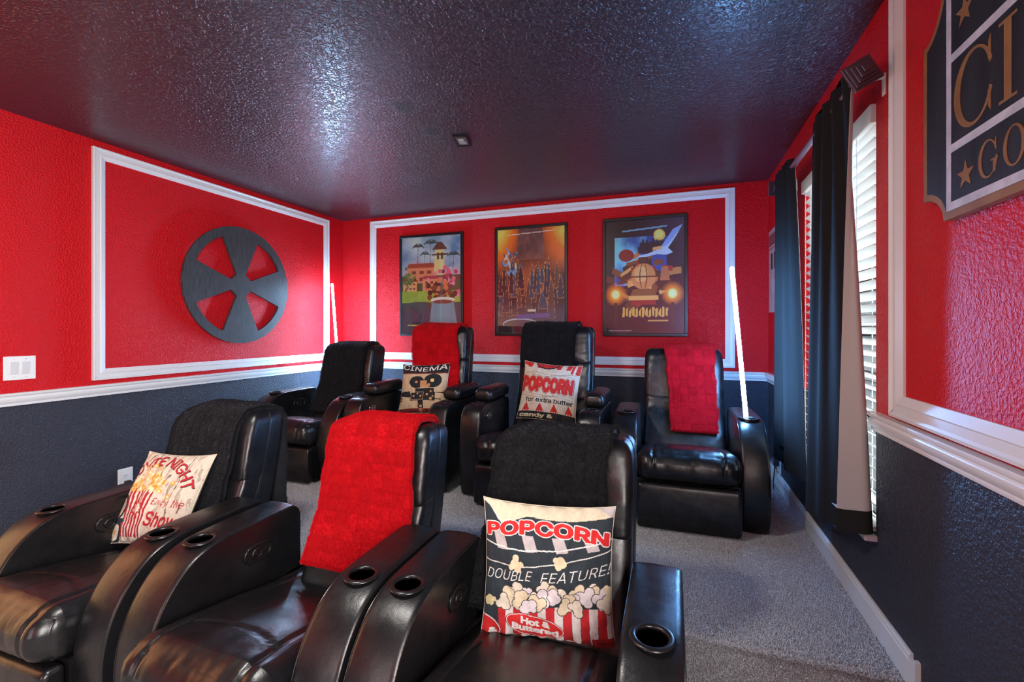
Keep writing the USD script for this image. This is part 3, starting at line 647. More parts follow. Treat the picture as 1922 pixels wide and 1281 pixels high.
    curves('fur', t, np.stack([p - nn * .002, p + nn * hl * .6, p + nn * hl + np.array([0, 0, -.001])], 1).reshape(-1, 3), .0008, M_HAIRR if red else M_HAIRB, 3)
    return t
throw('R1', 'throw', 'black throw over the recliner nearest the left back corner', False, -.035, .40, -.03, .42, .40, .16, 3)
throw('R2', 'throw', 'red throw behind the film camera pillow', True, -.035, .40, .05, .42, .40, .18, 5, x_back=.03)
throw('R3', 'throw', 'short folded black throw above the cream popcorn pillow', False, -.035, .40, -.035, .40, .82, .2, 8, lift=.016)
throw('R4', 'throw', 'narrow folded red throw on the recliner by the curtains', True, .035, .315, .065, .275, .43, .18, 13, lift=.018)
throw('F1', 'throw', 'black throw behind the movie night pillow, trailing down the back', False, -.025, .40, -.05, .42, .40, .46, 17, x_back=.10, hairs=45000)
throw('F2', 'throw', 'wide red throw on the middle recliner of the front row', True, -.035, .39, .02, .45, .415, .2, 21, hairs=60000)
throw('F3', 'throw', 'black throw behind the double feature pillow', False, -.045, .40, -.075, .44, .40, .36, 29, hairs=50000)

# ------------------------------------------------------------------ printed cushions
def pillow(name, label, c, yaw, tilt, roll, h, thick, art, seed, back=(205, 190, 160), n=260, pinch=.075):
    cy, sy, ct, st, cr, sr = math.cos(yaw), math.sin(yaw), math.cos(tilt), math.sin(tilt), math.cos(roll), math.sin(roll)
    R = np.array([[cy, -sy, 0], [sy, cy, 0], [0, 0, 1]]) @ np.array([[1, 0, 0], [0, ct, st], [0, -st, ct]]) @ np.array([[cr, 0, -sr], [0, 1, 0], [sr, 0, cr]])
    a = np.linspace(-1, 1, n); U, V = np.meshgrid(a, a, indexing='ij')
    prof = np.clip((1 - np.abs(U) ** 2.3) * (1 - np.abs(V) ** 2.3), 0, 1) ** .55
    X = U * (1 - pinch * (1 - V ** 2) ** .8) * h; Z = V * (1 - pinch * (1 - U ** 2) ** .8) * h
    P3 = np.stack([U * 2.2, V * 2.2, np.full_like(U, seed)], -1)
    wr_ = (meshkit.fbm(P3, 3, seed) - .5) * .034 * prof ** .7 + (meshkit.fbm(P3 * [3.2, 1.2, 1] + 5, 3, seed + 1) - .5) * .010 * np.clip(prof * 2, 0, 1)
    puck = .007 * np.sin(U * 23 + seed) * np.exp(-((1 - np.abs(V)) / .10) ** 2) * np.clip(prof * 5, 0, 1)
    Fy = -(prof * thick / 2 + wr_ + puck + .0012); By = prof * thick / 2 * .8 + .0012
    f = np.stack([X, Fy, Z], -1).reshape(-1, 3); b = np.stack([X, By, Z], -1).reshape(-1, 3)
    nb = len(f); G = grid_faces(n, n)
    ed = np.concatenate([np.arange(n), np.arange(1, n) * n + n - 1, (n - 1) * n + np.arange(n - 2, -1, -1), np.arange(n - 2, 0, -1) * n])
    e2 = np.roll(ed, -1)
    S = np.vstack([np.stack([ed, e2, e2 + nb], 1), np.stack([ed, e2 + nb, ed + nb], 1)])
    Fc = np.vstack([G, G[:, ::-1] + nb, S])
    uv = np.stack([(U.ravel() + 1) / 2, (V.ravel() + 1) / 2], 1)
    col = np.vstack([art(uv), np.tile(lin(back), (nb, 1))])
    m = trimesh.Trimesh(np.vstack([f, b]), Fc, process=False)
    if m.volume < 0: m.invert()
    m = trimesh.Trimesh(np.asarray(m.vertices) @ R.T, m.faces, process=False)
    t = thing(name, label, 'pillow', c)
    obj('cover', m, M_PRINT, t, smooth=True, col=col)
    per = np.vstack([f[ed], ])
    obj('seam', tube(per @ R.T, .0022, 6, True), plain('pillow_seam', lin((200, 190, 170)), .8), t, smooth=True)
    return t

def art_double(uv):
    D, C, R_, W = (33, 44, 52), (214, 203, 176), (206, 30, 32), (225, 222, 218)
    L = []
    L.append((quad((0, 1), (1, 1), (1, .93), (.7, .915), (.35, .93), (.17, .86), (0, .93)), C))
    for i in range(5):
        x = .02 + .235 * i; L.append((quad((x + .06, .80), (x + .15, .80), (x + .09 + .10, .68 + .01 * i), (x + .10, .675 + .01 * i)), (190, 180, 180)))
    L += [(quad((.88, 1), (1, 1), (1, .92)), (185, 178, 178)), (line([(.0, .70), (.3, .69), (.62, .715), (1, .775)], .010), W), (line([(.03, .97), (.16, .86)], .010), W), (quad((0, .98), (.05, .96), (.14, .86), (0, .86)), D)]
    w = fit(text_poly('POPCORN', .1, True, .005), .02, 0, .98, 1)
    arch = lambda x, y: (x, .775 + .085 * (1 - ((x - .48) / .5) ** 2) + (y - .5) * (.105 - .02 * np.abs(x - .5)))
    w = warp(w, arch)
    L += [(w.buffer(.007), W), (w, R_)]
    L += [(line([(0, .56), (.35, .575), (.62, .625), (1, .70)], .008), W)]
    for cx_, cy_, r, s in ((.27, .585, .062, 3), (.62, .64, .058, 9)): L += [(blob(cx_, cy_, r, s, 5), (222, 205, 170))]
    for s, x0, x1, yy in (('DOUBLE', .02, .39, .435), ('FEATURE!', .47, .985, .475)):
        q = fit(text_poly(s, .1, False, -.0012), x0, 0, x1, 1)
        L.append((warp(q, lambda x, y, yy=yy, x0=x0: (x + .02 * y, yy + (x - x0) * .12 + y * .075)), W))
    L += [(line([(0, .285), (.2, .29)], .008), W)]
    for i in range(7):
        x = .13 + .128 * i
        for k, cc in ((0, (222, 214, 210)), (1, (196, 32, 40))):
            xa = x + .064 * (1 - k); L.append((quad((xa, .30 - .012 * i * 0), (xa + .064, .30), (xa + .058 + .02 * (.5 - xa), 0), (xa + .02 * (.5 - xa), 0)), cc))
    L.append((quad((0, .30), (.128, .30), (.150, 0), (0, 0)), D))
    g = random.Random(4); ks = []
    for i in range(24):
        x = .18 + .80 * ((i * .618) % 1); top = .33 + .115 * math.sin((x - .12) * 3.3); ks.append((x, g.uniform(.275, top), g.uniform(.062, .082), i))
    for x, y, r, i in sorted(ks, key=lambda q: -q[1]):
        b = blob(x, y, r, i, 4); L += [(b.buffer(.0055), (52, 52, 52)), (b, [(226, 214, 196), (220, 204, 172), (222, 212, 214)][i % 3])]
    L += [(blob(.06, .285, .05, 77, 5), (215, 196, 150)), (blob(.985, .42, .045, 78, 5), (220, 206, 170))]
    e = ell(.42, .125, .215, .085, -9)
    L += [(e.buffer(.012), (150, 20, 28)), (e.buffer(.006), W), (e, R_)]
    for s, x0, x1, y0 in (('Hot &', .32, .54, .135), ('Buttered', .25, .60, .072)):
        q = fit(text_poly(s, .1, True, .006), x0, 0, x1, 1); L.append((warp(q, lambda x, y, y0=y0: (x, y0 - (x - .4) * .13 + y * .058)), W))
    e = ell(.02, .06, .13, .09, -15); L += [(e.buffer(.01), W), (e, R_)]
    q = fit(text_poly('&', .1, True, .006), .06, .01, .13, .06); L.append((q, W))
    L += [(quad((.84, .0), (.84, .075), (1, .10), (1, 0)), (165, 26, 34)), (quad((.87, .03), (.87, .055), (.99, .07), (.99, .045)), (120, 20, 40))]
    c = paint(uv, D, L); k = n2(uv[:, 0], uv[:, 1], 60, 3); return c * (.86 + .28 * k)[:, None] + .004

def art_movie(uv):
    B = (205, 194, 178); R_ = (172, 28, 44); L = []
    L.append((lambda u, v: n2(u * 3.0, v * .7, 9, 2) > .60, (168, 152, 136)))
    L.append((lambda u, v: n2(u * 4.0, v * .8, 12, 5) > .68, (120, 104, 94)))
    for x in (.28, .52, .80): L.append((line([(x - .06, 0), (x, 1)], .008), (110, 92, 84)))
    w = fit(text_poly('MOVIE NIGHT', .1, True, -.0005), 0, 0, 1, 1)
    def arch(x, y):
        a = np.radians(158 - 138 * x); r_ = 1 + .26 * (y - .5); return .44 + .50 * r_ * np.cos(a), .44 + .47 * r_ * np.sin(a)
    w = warp(w, arch); L += [(affinity.translate(w, .008, -.008), (60, 20, 30)), (w, R_)]
    for i in range(7):
        x0, x1 = .12 + .067 * i, .20 + .045 * i
        L.append((quad((x0, .56 + .01 * i), (x0 + .067, .57 + .01 * i), (x1 + .045, .06), (x1, .06)), (222, 208, 196)))
        L.append((quad((x0, .56 + .01 * i), (x0 + .036, .565 + .01 * i), (x1 + .024, .06), (x1, .06)), R_))
    g = random.Random(6)
    for i in range(120):
        x = g.uniform(.11, .64); y = g.uniform(.55, .62 + .16 * math.sin((x - .08) * 5.2)); b = blob(x, y, g.uniform(.018, .030), i, 4)
        L += [(b, [(214, 150, 40), (226, 186, 110), (236, 218, 180)][i % 3])]
    for i, (x, y) in enumerate(((.22, .80), (.33, .84), (.45, .82), (.72, .66), (.73, .50))): b = blob(x, y, .032, i + 300, 5); L += [(b, (212, 156, 60)), (b.buffer(-.011), (232, 210, 165))]
    star = Polygon([(.38 + (.125 if k % 2 == 0 else .06) * math.cos(k * math.pi / 10), .36 + (.125 if k % 2 == 0 else .06) * math.sin(k * math.pi / 10)) for k in range(20)])
    L += [(star, R_), (star.buffer(-.014), (226, 214, 200))]
    for s, x0, y0, x1, y1 in (('MMM', .27, .44, .47, .50), ('Good', .29, .36, .47, .42), ('Yum', .31, .28, .46, .345), ('TIN', .29, .20, .44, .26)):
        pass
    def script(s, x0, y0, x1, y1, sl, cc, fat):
        q = fit(text_poly(s, .1, True, fat), x0, 0, x1, 1); L.append((warp(q, lambda x, y: (x + .03 * y, y0 + (x - x0) * sl + y * (y1 - y0))), cc))
    script('Enjoy', .56, .39, .76, .48, -.02, R_, -.003); script('the', .80, .40, .93, .48, -.02, R_, -.003); script('Show', .54, .18, .90, .34, -.02, R_, .002)
    L += [(ell(.06, .36, .105, .14, -8), (34, 42, 54)), (ell(.06, .36, .075, .105, -8), (206, 170, 150)), (ell(.10, .10, .105, .12, -8), (34, 42, 54)), (ell(.10, .10, .075, .088, -8), (214, 196, 176)), (line([(.0, .235), (.17, .22)], .05), (34, 42, 54)), (blob(.09, .10, .03, 44, 4), (206, 150, 70))]
    c = paint(uv, B, L); k = n2(uv[:, 0], uv[:, 1], 60, 3); return c * (.85 + .25 * k)[:, None]

def art_cinema(uv):
    C, K, P = (206, 184, 150), (28, 34, 40), (204, 150, 104); L = []
    L += [(sbox(0, .80, 1, 1), (24, 28, 34)), (sbox(0, .79, 1, .81), (120, 40, 40))]
    w = fit(text_poly('CINEMA', .1, False, .0015), .03, 0, .97, 1)
    w = warp(w, lambda x, y: (x, .835 + .05 * np.abs(x - .5) * 2 + y * (.10 + .05 * np.abs(x - .5)))); L.append((w, (226, 222, 214)))
    L += [(ell(.38, .62, .165, .125), K), (ell(.73, .645, .185, .145), K), (ell(.37, .62, .032, .026), P), (ell(.72, .65, .04, .036), (224, 200, 120)), (sbox(.46, .52, .60, .65), P), (ell(.65, .55, .045, .04), P)]
    L += [(sbox(.26, .24, .80, .40), K), (sbox(.36, .40, .78, .49), K), (quad((.02, .42), (.24, .43), (.28, .30), (.12, .32), (.02, .34)), K), (sbox(.0, .23, .08, .31), K), (sbox(.015, .25, .065, .29), P), (line([(.28, .26), (.28, .41), (.56, .41), (.56, .26), (.28, .26)], .010), (190, 170, 140)), (line([(.70, .40), (.96, .41)], .014), K), (ell(.95, .41, .012, .02), K), (line([(.80, .28), (.90, .28)], .014), K), (ell(.90, .28, .01, .03), K)]
    for x, y, r in ((.34, .33, .022), (.50, .33, .024), (.42, .38, .018), (.64, .36, .026), (.72, .42, .02), (.76, .33, .018), (.72, .28, .03)): L.append((ell(x, y, r, r), P))
    L += [(ell(.50, .20, .05, .05), K), (sbox(.44, .17, .56, .25), K), (ell(.50, .13, .06, .055), K), (ell(.50, .13, .03, .028), P), (sbox(0, 0, 1, .085), (130, 36, 34)), (sbox(0, 0, 1, .04), (90, 26, 26)), (ell(.50, .06, .035, .035), P)]
    for i in range(9):
        a = np.linspace(0, 4.5, 20); x = .08 + .105 * i; L.append((line(np.column_stack([x + .035 * np.cos(a + i) * (1 - a / 7), .045 + .035 * np.sin(a + i) * (1 - a / 7)]), .016), K))
    c = paint(uv, C, L); k = n2(uv[:, 0], uv[:, 1], 50, 3); return c * (.85 + .25 * k)[:, None]

def art_butter(uv):
    C, R_, K = (214, 204, 186), (200, 44, 40), (34, 34, 36); L = []
    for i in range(6):
        x = .10 + .17 * i; L.append((quad((x, 1), (x + .08, 1), (x + .05, .90), (x - .03, .90)), R_))
    L += [(quad((.86, 1), (1, 1), (1, .82), (.84, .84)), R_), (quad((.90, 1), (.94, 1), (.92, .82), (.88, .83)), C), (ell(.42, 1.0, .20, .11), K), (ell(.42, 1.01, .185, .095), R_), (quad((0, 1), (.16, 1), (.10, .92), (0, .94)), R_)]
    for y, ph in ((.80, 0), (.77, 1.2), (.42, .6), (.39, 2.0)):
        x = np.linspace(.06, .94, 30); L.append((line(np.column_stack([x, y + .018 * np.sin(x * 9 + ph)]), .005), (96, 96, 96)))
    w = fit(text_poly('POPCORN', .1, True, .011), .0, .46, .93, .74); L += [(w.buffer(.012), (90, 24, 24)), (w.buffer(.006), (224, 214, 196)), (w, R_)]
    w = fit(text_poly('for extra butter', .1, False, .004), .10, .285, .95, .37); L.append((w, (40, 46, 50)))
    for i in range(4): L.append((quad((.06 + .25 * i, .12), (.22 + .25 * i, .12), (.13 + .25 * i, .28)), R_))
    L += [(sbox(0, 0, 1, .125), K)] + [(ell(.02 + .042 * i, .135, .013, .011), (214, 204, 186)) for i in range(24)]
    w = fit(text_poly('candy &', .1, True, .004), .04, .015, .62, .10); L.append((w, (214, 206, 170)))
    c = paint(uv, C, L); k = n2(uv[:, 0], uv[:, 1], 50, 3); return c * (.85 + .25 * k)[:, None]

pillow('pillow', 'pillow printed DOUBLE FEATURE with popcorn on a dark clapperboard', (-.385, 1.43, .488), .13, .10, .003, .219, .135, art_double, 3, n=290)
pillow('pillow', 'beige pillow printed MOVIE NIGHT with a striped popcorn box', (-2.20, 1.425, .50), .058, .50, .041, .207, .12, art_movie, 7, back=(200, 190, 176), n=200)
pillow('pillow', 'pillow printed CINEMA with an old film camera', (-1.875, 3.19, .795), .10, .32, .041, .208, .12, art_cinema, 12, back=(190, 176, 150), n=190)
pillow('pillow', 'cream pillow printed with big red POPCORN letters and extra butter', (-.845, 3.205, .815), .075, .31, -.08, .218, .12, art_butter, 19, back=(200, 190, 170), n=190)

# ------------------------------------------------------------------ framed posters: plain generic stand-ins, no known artwork
def poster(name, label, x0, x1, z0, z1, art, nx=150):
    fw = .026
    t = thing(name, label, 'poster', (0, YB, 0))
    for a in ((x0, x1, z1 - fw, z1), (x0, x1, z0, z0 + fw), (x0, x0 + fw, z0 + fw, z1 - fw), (x1 - fw, x1, z0 + fw, z1 - fw)):
        obj('frame_bar', rbox(a[0], a[1], -.026, -.001, a[2], a[3], .004, 2), M_PFRAME, t, smooth=30)
    ax0, ax1, az0, az1 = x0 + fw, x1 - fw, z0 + fw, z1 - fw
    nz = int(nx * (az1 - az0) / (ax1 - ax0)); A, B = np.meshgrid(np.linspace(0, 1, nx), np.linspace(0, 1, nz), indexing='ij')
    V = np.stack([ax0 + A * (ax1 - ax0), -.012 + 0 * A, az0 + B * (az1 - az0)], -1).reshape(-1, 3)
    m = trimesh.Trimesh(V, grid_faces(nx, nz), process=False)
    if m.face_normals[0][1] > 0: m.invert()
    obj('print', m, M_POSTER, t, smooth=True, col=np.clip(art(np.stack([A.ravel(), B.ravel()], 1)) * 1.55, 0, .92))
    obj('glass', bx(ax0, ax1, -.0175, -.0150, az0, az1), M_GLASS, t)
    return t
def house(x, y, w, h, wall, roof):
    return [(sbox(x, y, x + w, y + h), wall), (quad((x - .02, y + h), (x + w + .02, y + h), (x + w - .02, y + h * 1.3), (x + .02, y + h * 1.3)), roof)] + [(sbox(x + w * a, y + h * b, x + w * a + w * .16, y + h * b + h * .22), (120, 70, 50)) for a in (.15, .45, .72) for b in (.15, .6)]
def art_village(uv):
    L = [(lambda u, v: v > .62, lambda u, v: mixc((84, 132, 176), (176, 196, 212), (n2(u, v * 1.6, 4, 1) - .35) * 3)),
         (lambda u, v: (v > .55) & (v < .66 + .10 * np.exp(-((u - .25) / .14) ** 2) + .03 * n2(u, 0 * v, 8)), lambda u, v: mixc((130, 130, 168), (190, 190, 206), n2(u, v, 10, 4))),
         (lambda u, v: v <= .60, lambda u, v: mixc((78, 92, 62), (96, 80, 70), n2(u, v, 9, 3))),
         (lambda u, v: (v < .44) & (v > .30 + .03 * np.sin(u * 5)), lambda u, v: mixc((116, 150, 60), (166, 184, 84), n2(u, v, 12, 5))),
         (lambda u, v: v < .32, lambda u, v: mixc((62, 84, 72), (84, 72, 96), 1.4 - v * 4 + .5 * n2(u, v, 8, 6)))]
    for x, y, s in ((.28, .90, 1), (.50, .93, 1.2), (.40, .82, .8), (.88, .80, 1.0)):
        for a in np.linspace(.1, 3.0, 7): L.append((line([(x, y), (x + .07 * s * math.cos(a), y + .035 * s * math.sin(a)), (x + .10 * s * math.cos(a), y + .02 * s * math.sin(a) - .012)], .012), (52, 74, 78)))
        L.append((line([(x, y), (x - .01, y - .2)], .008), (92, 86, 78)))
    L += house(.10, .52, .46, .16, (196, 132, 104), (150, 74, 62)) + house(.02, .44, .24, .10, (206, 160, 118), (128, 60, 56)) + house(.36, .44, .30, .12, (214, 140, 110), (158, 70, 84))
    L += [(quad((.55, .60), (.74, .60), (.72, .86), (.57, .86)), (196, 190, 140)), (quad((.52, .86), (.78, .86), (.68, .94), (.62, .94)), (92, 62, 50)), (sbox(.60, .76, .64, .83), (70, 70, 60)), (sbox(.67, .76, .71, .83), (70, 70, 60)), (quad((.50, .82), (.80, .82), (.78, .80), (.52, .80)), (86, 60, 50))]
    g = random.Random(3)
    for i in range(46):
        x, y = g.gauss(.78, .09), g.gauss(.56, .07); L.append((ell(x, y, .030, .022), [(214, 96, 130), (226, 140, 160), (180, 60, 96), (120, 60, 70)][i % 4]))
    for i in range(30): x, y = g.gauss(.12, .05), g.gauss(.56, .05); L.append((ell(x, y, .022, .016), [(110, 130, 70), (90, 104, 60)][i % 2]))
    for i in range(60):
        x, y = g.gauss(.66, .10), g.gauss(.40, .075); L.append((ell(x, y, .042, .028), [(88, 52, 44), (120, 74, 52), (196, 120, 84), (70, 44, 42)][i % 4]))
    L += [(quad((.52, .34), (.88, .34), (.96, .0), (.46, .0)), lambda u, v: mixc((92, 124, 150), (130, 160, 178), n2(u * 3, v * .3, 14, 8))), (ell(.70, .345, .20, .03), (210, 208, 206)), (ell(.70, .325, .17, .02), (120, 70, 60))]
    L.append((quad((.16, .055), (.52, .05), (.54, .115), (.17, .12)), (60, 64, 84)))
    L.append((line([(.10, .085), (.45, .08)], .012), (214, 196, 110)))
    return paint(uv, (70, 70, 80), L)
def art_fire(uv):
    u, v = uv.T; c = mixc((92, 42, 30), (40, 34, 48), n2(u, v, 5, 1) * 1.4)
    t = np.clip((v - .55) / .4, 0, 1) * np.clip(np.abs(u - .5) * 3.0 - .35, 0, 1) * (.6 + .8 * n2(u, v, 7, 2)); c = c + (np.array(lin((250, 130, 40))) - c) * np.clip(t * 1.5, 0, 1)[:, None]
    t2 = np.clip(t * 1.6 - .9, 0, 1); c = c + (np.array(lin((255, 214, 110))) - c) * t2[:, None]
    m = (v > .70) & (np.abs(u - .5) < .20 - .25 * np.clip(v - .86, 0, 1)); c[m] = mixc((60, 44, 52), (132, 92, 96), n2(u[m], v[m], 11, 5) * 1.3 - .2)
    core = np.exp(-(((u - .5) / .25) ** 2 + ((v - .52) / .16) ** 2)) * (.4 + n2(u, v, 9, 8)); c = c + np.array(lin((220, 120, 66))) * (core * .55)[:, None]
    g = random.Random(5); L = []
    for i in range(30):      # tall rocks in front of the glow
        x = g.uniform(.05, .95); y = .30 + .26 * g.random(); w = g.uniform(.03, .07); h = g.uniform(.08, .2)
        q = quad((x - w, y - h), (x - w * .5, y + h * .4), (x, y + h), (x + w * .6, y + h * .3), (x + w, y - h)); L.append((q.buffer(.004), (226, 150, 96))); L.append((q, [(38, 50, 78), (70, 52, 58), (48, 40, 52), (92, 66, 60), (56, 74, 104)][i % 5]))
    for i in range(22): x, y = g.gauss(.20, .07), g.gauss(.66, .06); L.append((ell(x, y, .035, .014, g.uniform(0, 180)), [(110, 150, 196), (170, 190, 214), (60, 84, 124)][i % 3]))
    cc = paint(uv, (0, 0, 0), L); k = cc.sum(1) > 0; c[k] = cc[k]
    low = np.clip((.30 - v) / .22, 0, 1); c = c + (mixc((150, 130, 112), (96, 108, 140), u + .3 * n2(u, v, 8, 9)) * (.55 + .6 * n2(u, v, 13, 3))[:, None] - c) * (low * .85)[:, None]
    L = [(line(np.column_stack([.35 + .26 * np.cos(a), .085 + .05 * np.sin(a)]), .014), (168, 188, 206)) for a in (np.linspace(2.2, 6.0, 40), np.linspace(5.6, 8.5, 40))]
    L += [(quad((.28, .135), (.80, .15), (.77, .19), (.30, .175)), (110, 96, 160)), (line([(.16, .945), (.86, .965)], .008), (206, 200, 196)), (sbox(.46, .205, .58, .225), (206, 196, 190)), (quad((0, 0), (1, 0), (1, .05), (0, .07)), (30, 26, 40))]
    cc = paint(uv, (0, 0, 0), L); k = cc.sum(1) > 0; c[k] = cc[k]
    return np.clip(c, 0, 1)
def art_night(uv):
    u, v = uv.T; c = np.tile(np.array(lin((20, 16, 26))), (len(uv), 1)); c = c + np.array(lin((70, 60, 110))) * (np.clip(u - .3, 0, 1) * np.clip(v - .45, 0, 1) * .9)[:, None]
    m = (u > .12) & (u < .78) & (v > .42) & (v < .85); t = n2(u, v, 6, 2); c[m] = mixc((22, 70, 140), (110, 190, 220), (t[m] - .35) * 2.6 - (u[m] - .3) * 1.6)
    L = [(ell(.69, .855, .072, .052), (226, 176, 84)), (ell(.69, .865, .05, .034), (240, 206, 120))]
    g = random.Random(8)
    for i in range(16): x = .46 + .025 * i; h = g.uniform(.01, .05); L.append((quad((x - .02, .74), (x - .012, .77 + h), (x, .79 + h), (x + .014, .77 + h), (x + .02, .74)), (26, 30, 44)))
    L += [(quad((.42, .76), (.92, .78), (.92, .70), (.42, .70)), (26, 28, 42))]
    wing = lambda x, y, s, fl: quad((x, y), (x + fl * .12 * s, y + .05 * s), (x + fl * .26 * s, y + .15 * s), (x + fl * .22 * s, y + .06 * s), (x + fl * .12 * s, y - .01 * s))
    L += [(quad((.34, .67), (.56, .70), (.70, .74), (.86, .90), (.98, .94), (.90, .84), (.80, .74), (.86, .70), (.78, .68), (.66, .69), (.50, .665)), (166, 184, 214)), (quad((.70, .74), (.86, .90), (.98, .94), (.92, .88), (.80, .77)), (120, 150, 204))]
    for i in range(70):      # a heap of old books and lanterns, warm lit
        x, y = g.gauss(.48, .16), g.gauss(.48, .11); w, h = g.uniform(.03, .09), g.uniform(.012, .03)
        L.append((affinity.rotate(sbox(x - w, y - h, x + w, y + h), g.uniform(-25, 25)), [(120, 66, 36), (176, 112, 58), (208, 150, 88), (84, 46, 32), (60, 34, 28), (150, 40, 36)][i % 6]))
    L += [(ell(.49, .50, .155, .115), (190, 124, 74)), (ell(.46, .52, .09, .07), (214, 156, 100)), (sbox(.33, .49, .65, .505), (96, 56, 32)), (ell(.49, .50, .05, .115).difference(ell(.49, .50, .036, .113)), (96, 56, 32)), (quad((.40, .63), (.58, .63), (.54, .67), (.44, .67)), (76, 46, 30)),
          (quad((.36, .39), (.62, .39), (.66, .33), (.32, .33)), (120, 74, 40)), (ell(.27, .69, .10, .055), (128, 36, 34)), (quad((.30, .33), (.68, .33), (.68, .29), (.30, .29)), (206, 150, 84)), (quad((.33, .29), (.65, .29), (.65, .25), (.33, .25)), (140, 34, 32)), (ell(.75, .44, .09, .07), (52, 34, 28)), (quad((.70, .46), (.82, .46), (.80, .58), (.72, .58)), (168, 100, 62))]
    cc = paint(uv, (0, 0, 0), L); k = cc.sum(1) > 0; c[k] = cc[k]
    for x in (.13, .855):
        d = np.sqrt(((u - x) / .15) ** 2 + ((v - .345) / .11) ** 2); t = np.clip(1 - d, 0, 1) ** 1.2; c = c + (np.array(lin((240, 130, 30))) - c) * np.clip(t * 1.8, 0, 1)[:, None]; t = np.clip(1 - d * 2.2, 0, 1); c = c + (np.array(lin((255, 236, 150))) - c) * np.clip(t * 1.6, 0, 1)[:, None]
    L = [(sbox(.11, .07, .15, .27), (40, 26, 24)), (sbox(.835, .07, .875, .27), (40, 26, 24))]
    for i in range(14): x = .22 + .042 * i; L.append((quad((x, .14 + .02 * (i % 2)), (x + .030, .145), (x + .034, .225), (x + .004, .235 - .02 * (i % 3))), (196, 150, 70)))
    L += [(sbox(.55, .105, .80, .118), (190, 140, 70)), (line([(.22, .905), (.78, .93)], .014), (104, 160, 190)), (sbox(.04, .02, .34, .026), (150, 146, 150))]
    cc = paint(uv, (0, 0, 0), L); k = cc.sum(1) > 0; c[k] = cc[k]
    return np.clip(c, 0, 1)
poster('framed_poster', 'framed poster of a bright village and pink flowers, leftmost of three on the back wall', -2.630, -1.915, 1.205, 2.225, art_village)
poster('framed_poster', 'framed poster with fiery orange corners, middle of three on the back wall', -1.584, -.885, 1.212, 2.232, art_fire)
poster('framed_poster', 'framed poster of a dark night with moon and two candle flames, right of three', -.573, .119, 1.213, 2.230, art_night)

# ------------------------------------------------------------------ film reel on the left wall
def reel():
    R0 = .472; d = Point(0, 0).buffer(R0, 64)
    for k in range(4):
        a0 = math.radians(45 + 90 * k)
        pts = [(.098 * math.cos(a0 + s), .098 * math.sin(a0 + s)) for s in (-.36, .36)] + [(.405 * math.cos(a0 + s), .405 * math.sin(a0 + s)) for s in np.linspace(.385, -.385, 12)]
        h = Polygon(pts).buffer(-.012).buffer(.012); d = d.difference(h)
    m = extrude(d, .020)
    t = thing('film_reel', 'large black wooden film reel wall decoration with four openings', 'wall art', (XL, 2.752, 1.632))
    obj('disc', place(m, (0, 1, 0), (0, 0, 1), (1, 0, 0), (.012, 0, 0)), M_REEL, t, smooth=35)
    obj('spacer', cat([bx(0, .012, -.05, .05, -.05, .05)]), M_PFRAME, t)
reel()

# ------------------------------------------------------------------ cinema sign on the right wall
def serif(ch, h):
    """Roman capitals from strokes: (polygon, advance), in units of height h."""
    def bar(x0, y0, x1, y1, w): return LineString([(x0, y0), (x1, y1)]).buffer(w / 2, cap_style=2)
    sf = lambda x, y, w=.26: sbox(x - w / 2, y, x + w / 2, y + .035)
    if ch == 'I': p, a = unary_union([sbox(.10, 0, .24, 1), sf(.17, 0, .34), sf(.17, .965, .34)]), .34
    elif ch in 'CG':
        o_ = affinity.scale(Point(.46, .5).buffer(1, 32), .46, .52); i_ = affinity.scale(Point(.50, .5).buffer(1, 32), .345, .475)
        p = o_.difference(i_).difference(quad((.60, .5), (1.2, .86), (1.2, .5 if ch == 'G' else .14)))
        p = unary_union([p, quad((.80, .70), (.86, .70), (.86, 1.0), (.81, .93))]); a = .90
        if ch == 'G': p = unary_union([p, sbox(.72, .08, .84, .42), sbox(.60, .40, .94, .44)])
        else: p = unary_union([p, quad((.80, .30), (.86, .30), (.86, .02), (.81, .09))])
    elif ch in 'OD':
        o_ = affinity.scale(Point(.46, .5).buffer(1, 32), .46, .52); i_ = affinity.scale(Point(.46, .5).buffer(1, 32), .31, .475); p, a = o_.difference(i_), .92
        if ch == 'D':
            o_ = unary_union([sbox(.08, 0, .40, 1), affinity.scale(Point(.40, .5).buffer(1, 32), .46, .5)]); i_ = unary_union([sbox(.22, .04, .40, .96), affinity.scale(Point(.40, .5).buffer(1, 32), .31, .46)])
            p = unary_union([o_.difference(i_), sf(.12, 0, .24), sf(.12, .965, .24)])
    elif ch == 'N': p, a = unary_union([sbox(.13, 0, .17, 1), sbox(.73, 0, .77, 1), quad((.10, 1), (.26, 1), (.77, 0), (.70, 0)), sf(.15, 0), sf(.13, .965), sf(.75, .965)]), .92
    elif ch == 'E': p, a = unary_union([sbox(.10, 0, .24, 1), sbox(.04, 0, .66, .035), sbox(.04, .965, .64, 1), sbox(.2, .49, .50, .525), sbox(.63, 0, .66, .24), sbox(.61, .78, .64, 1), sbox(.48, .40, .51, .61)]), .72
    elif ch == 'M': p, a = unary_union([sbox(.11, 0, .15, 1), sbox(.83, 0, .97, 1), quad((.09, 1), (.25, 1), (.56, .06), (.50, 0)), quad((.86, 1), (.95, 1), (.56, 0), (.50, 0)), sf(.13, 0), sf(.90, 0, .3), sf(.10, .965, .2), sf(.93, .965, .2)]), 1.10
    elif ch == 'A': p, a = unary_union([quad((.40, 1), (.48, 1), (.15, 0), (.11, 0)), quad((.38, 1), (.50, 1), (.86, 0), (.70, 0)), sbox(.25, .32, .65, .36), sf(.13, 0), sf(.78, 0, .3)]), .92
    return affinity.scale(p, h, h, origin=(0, 0)), a * h
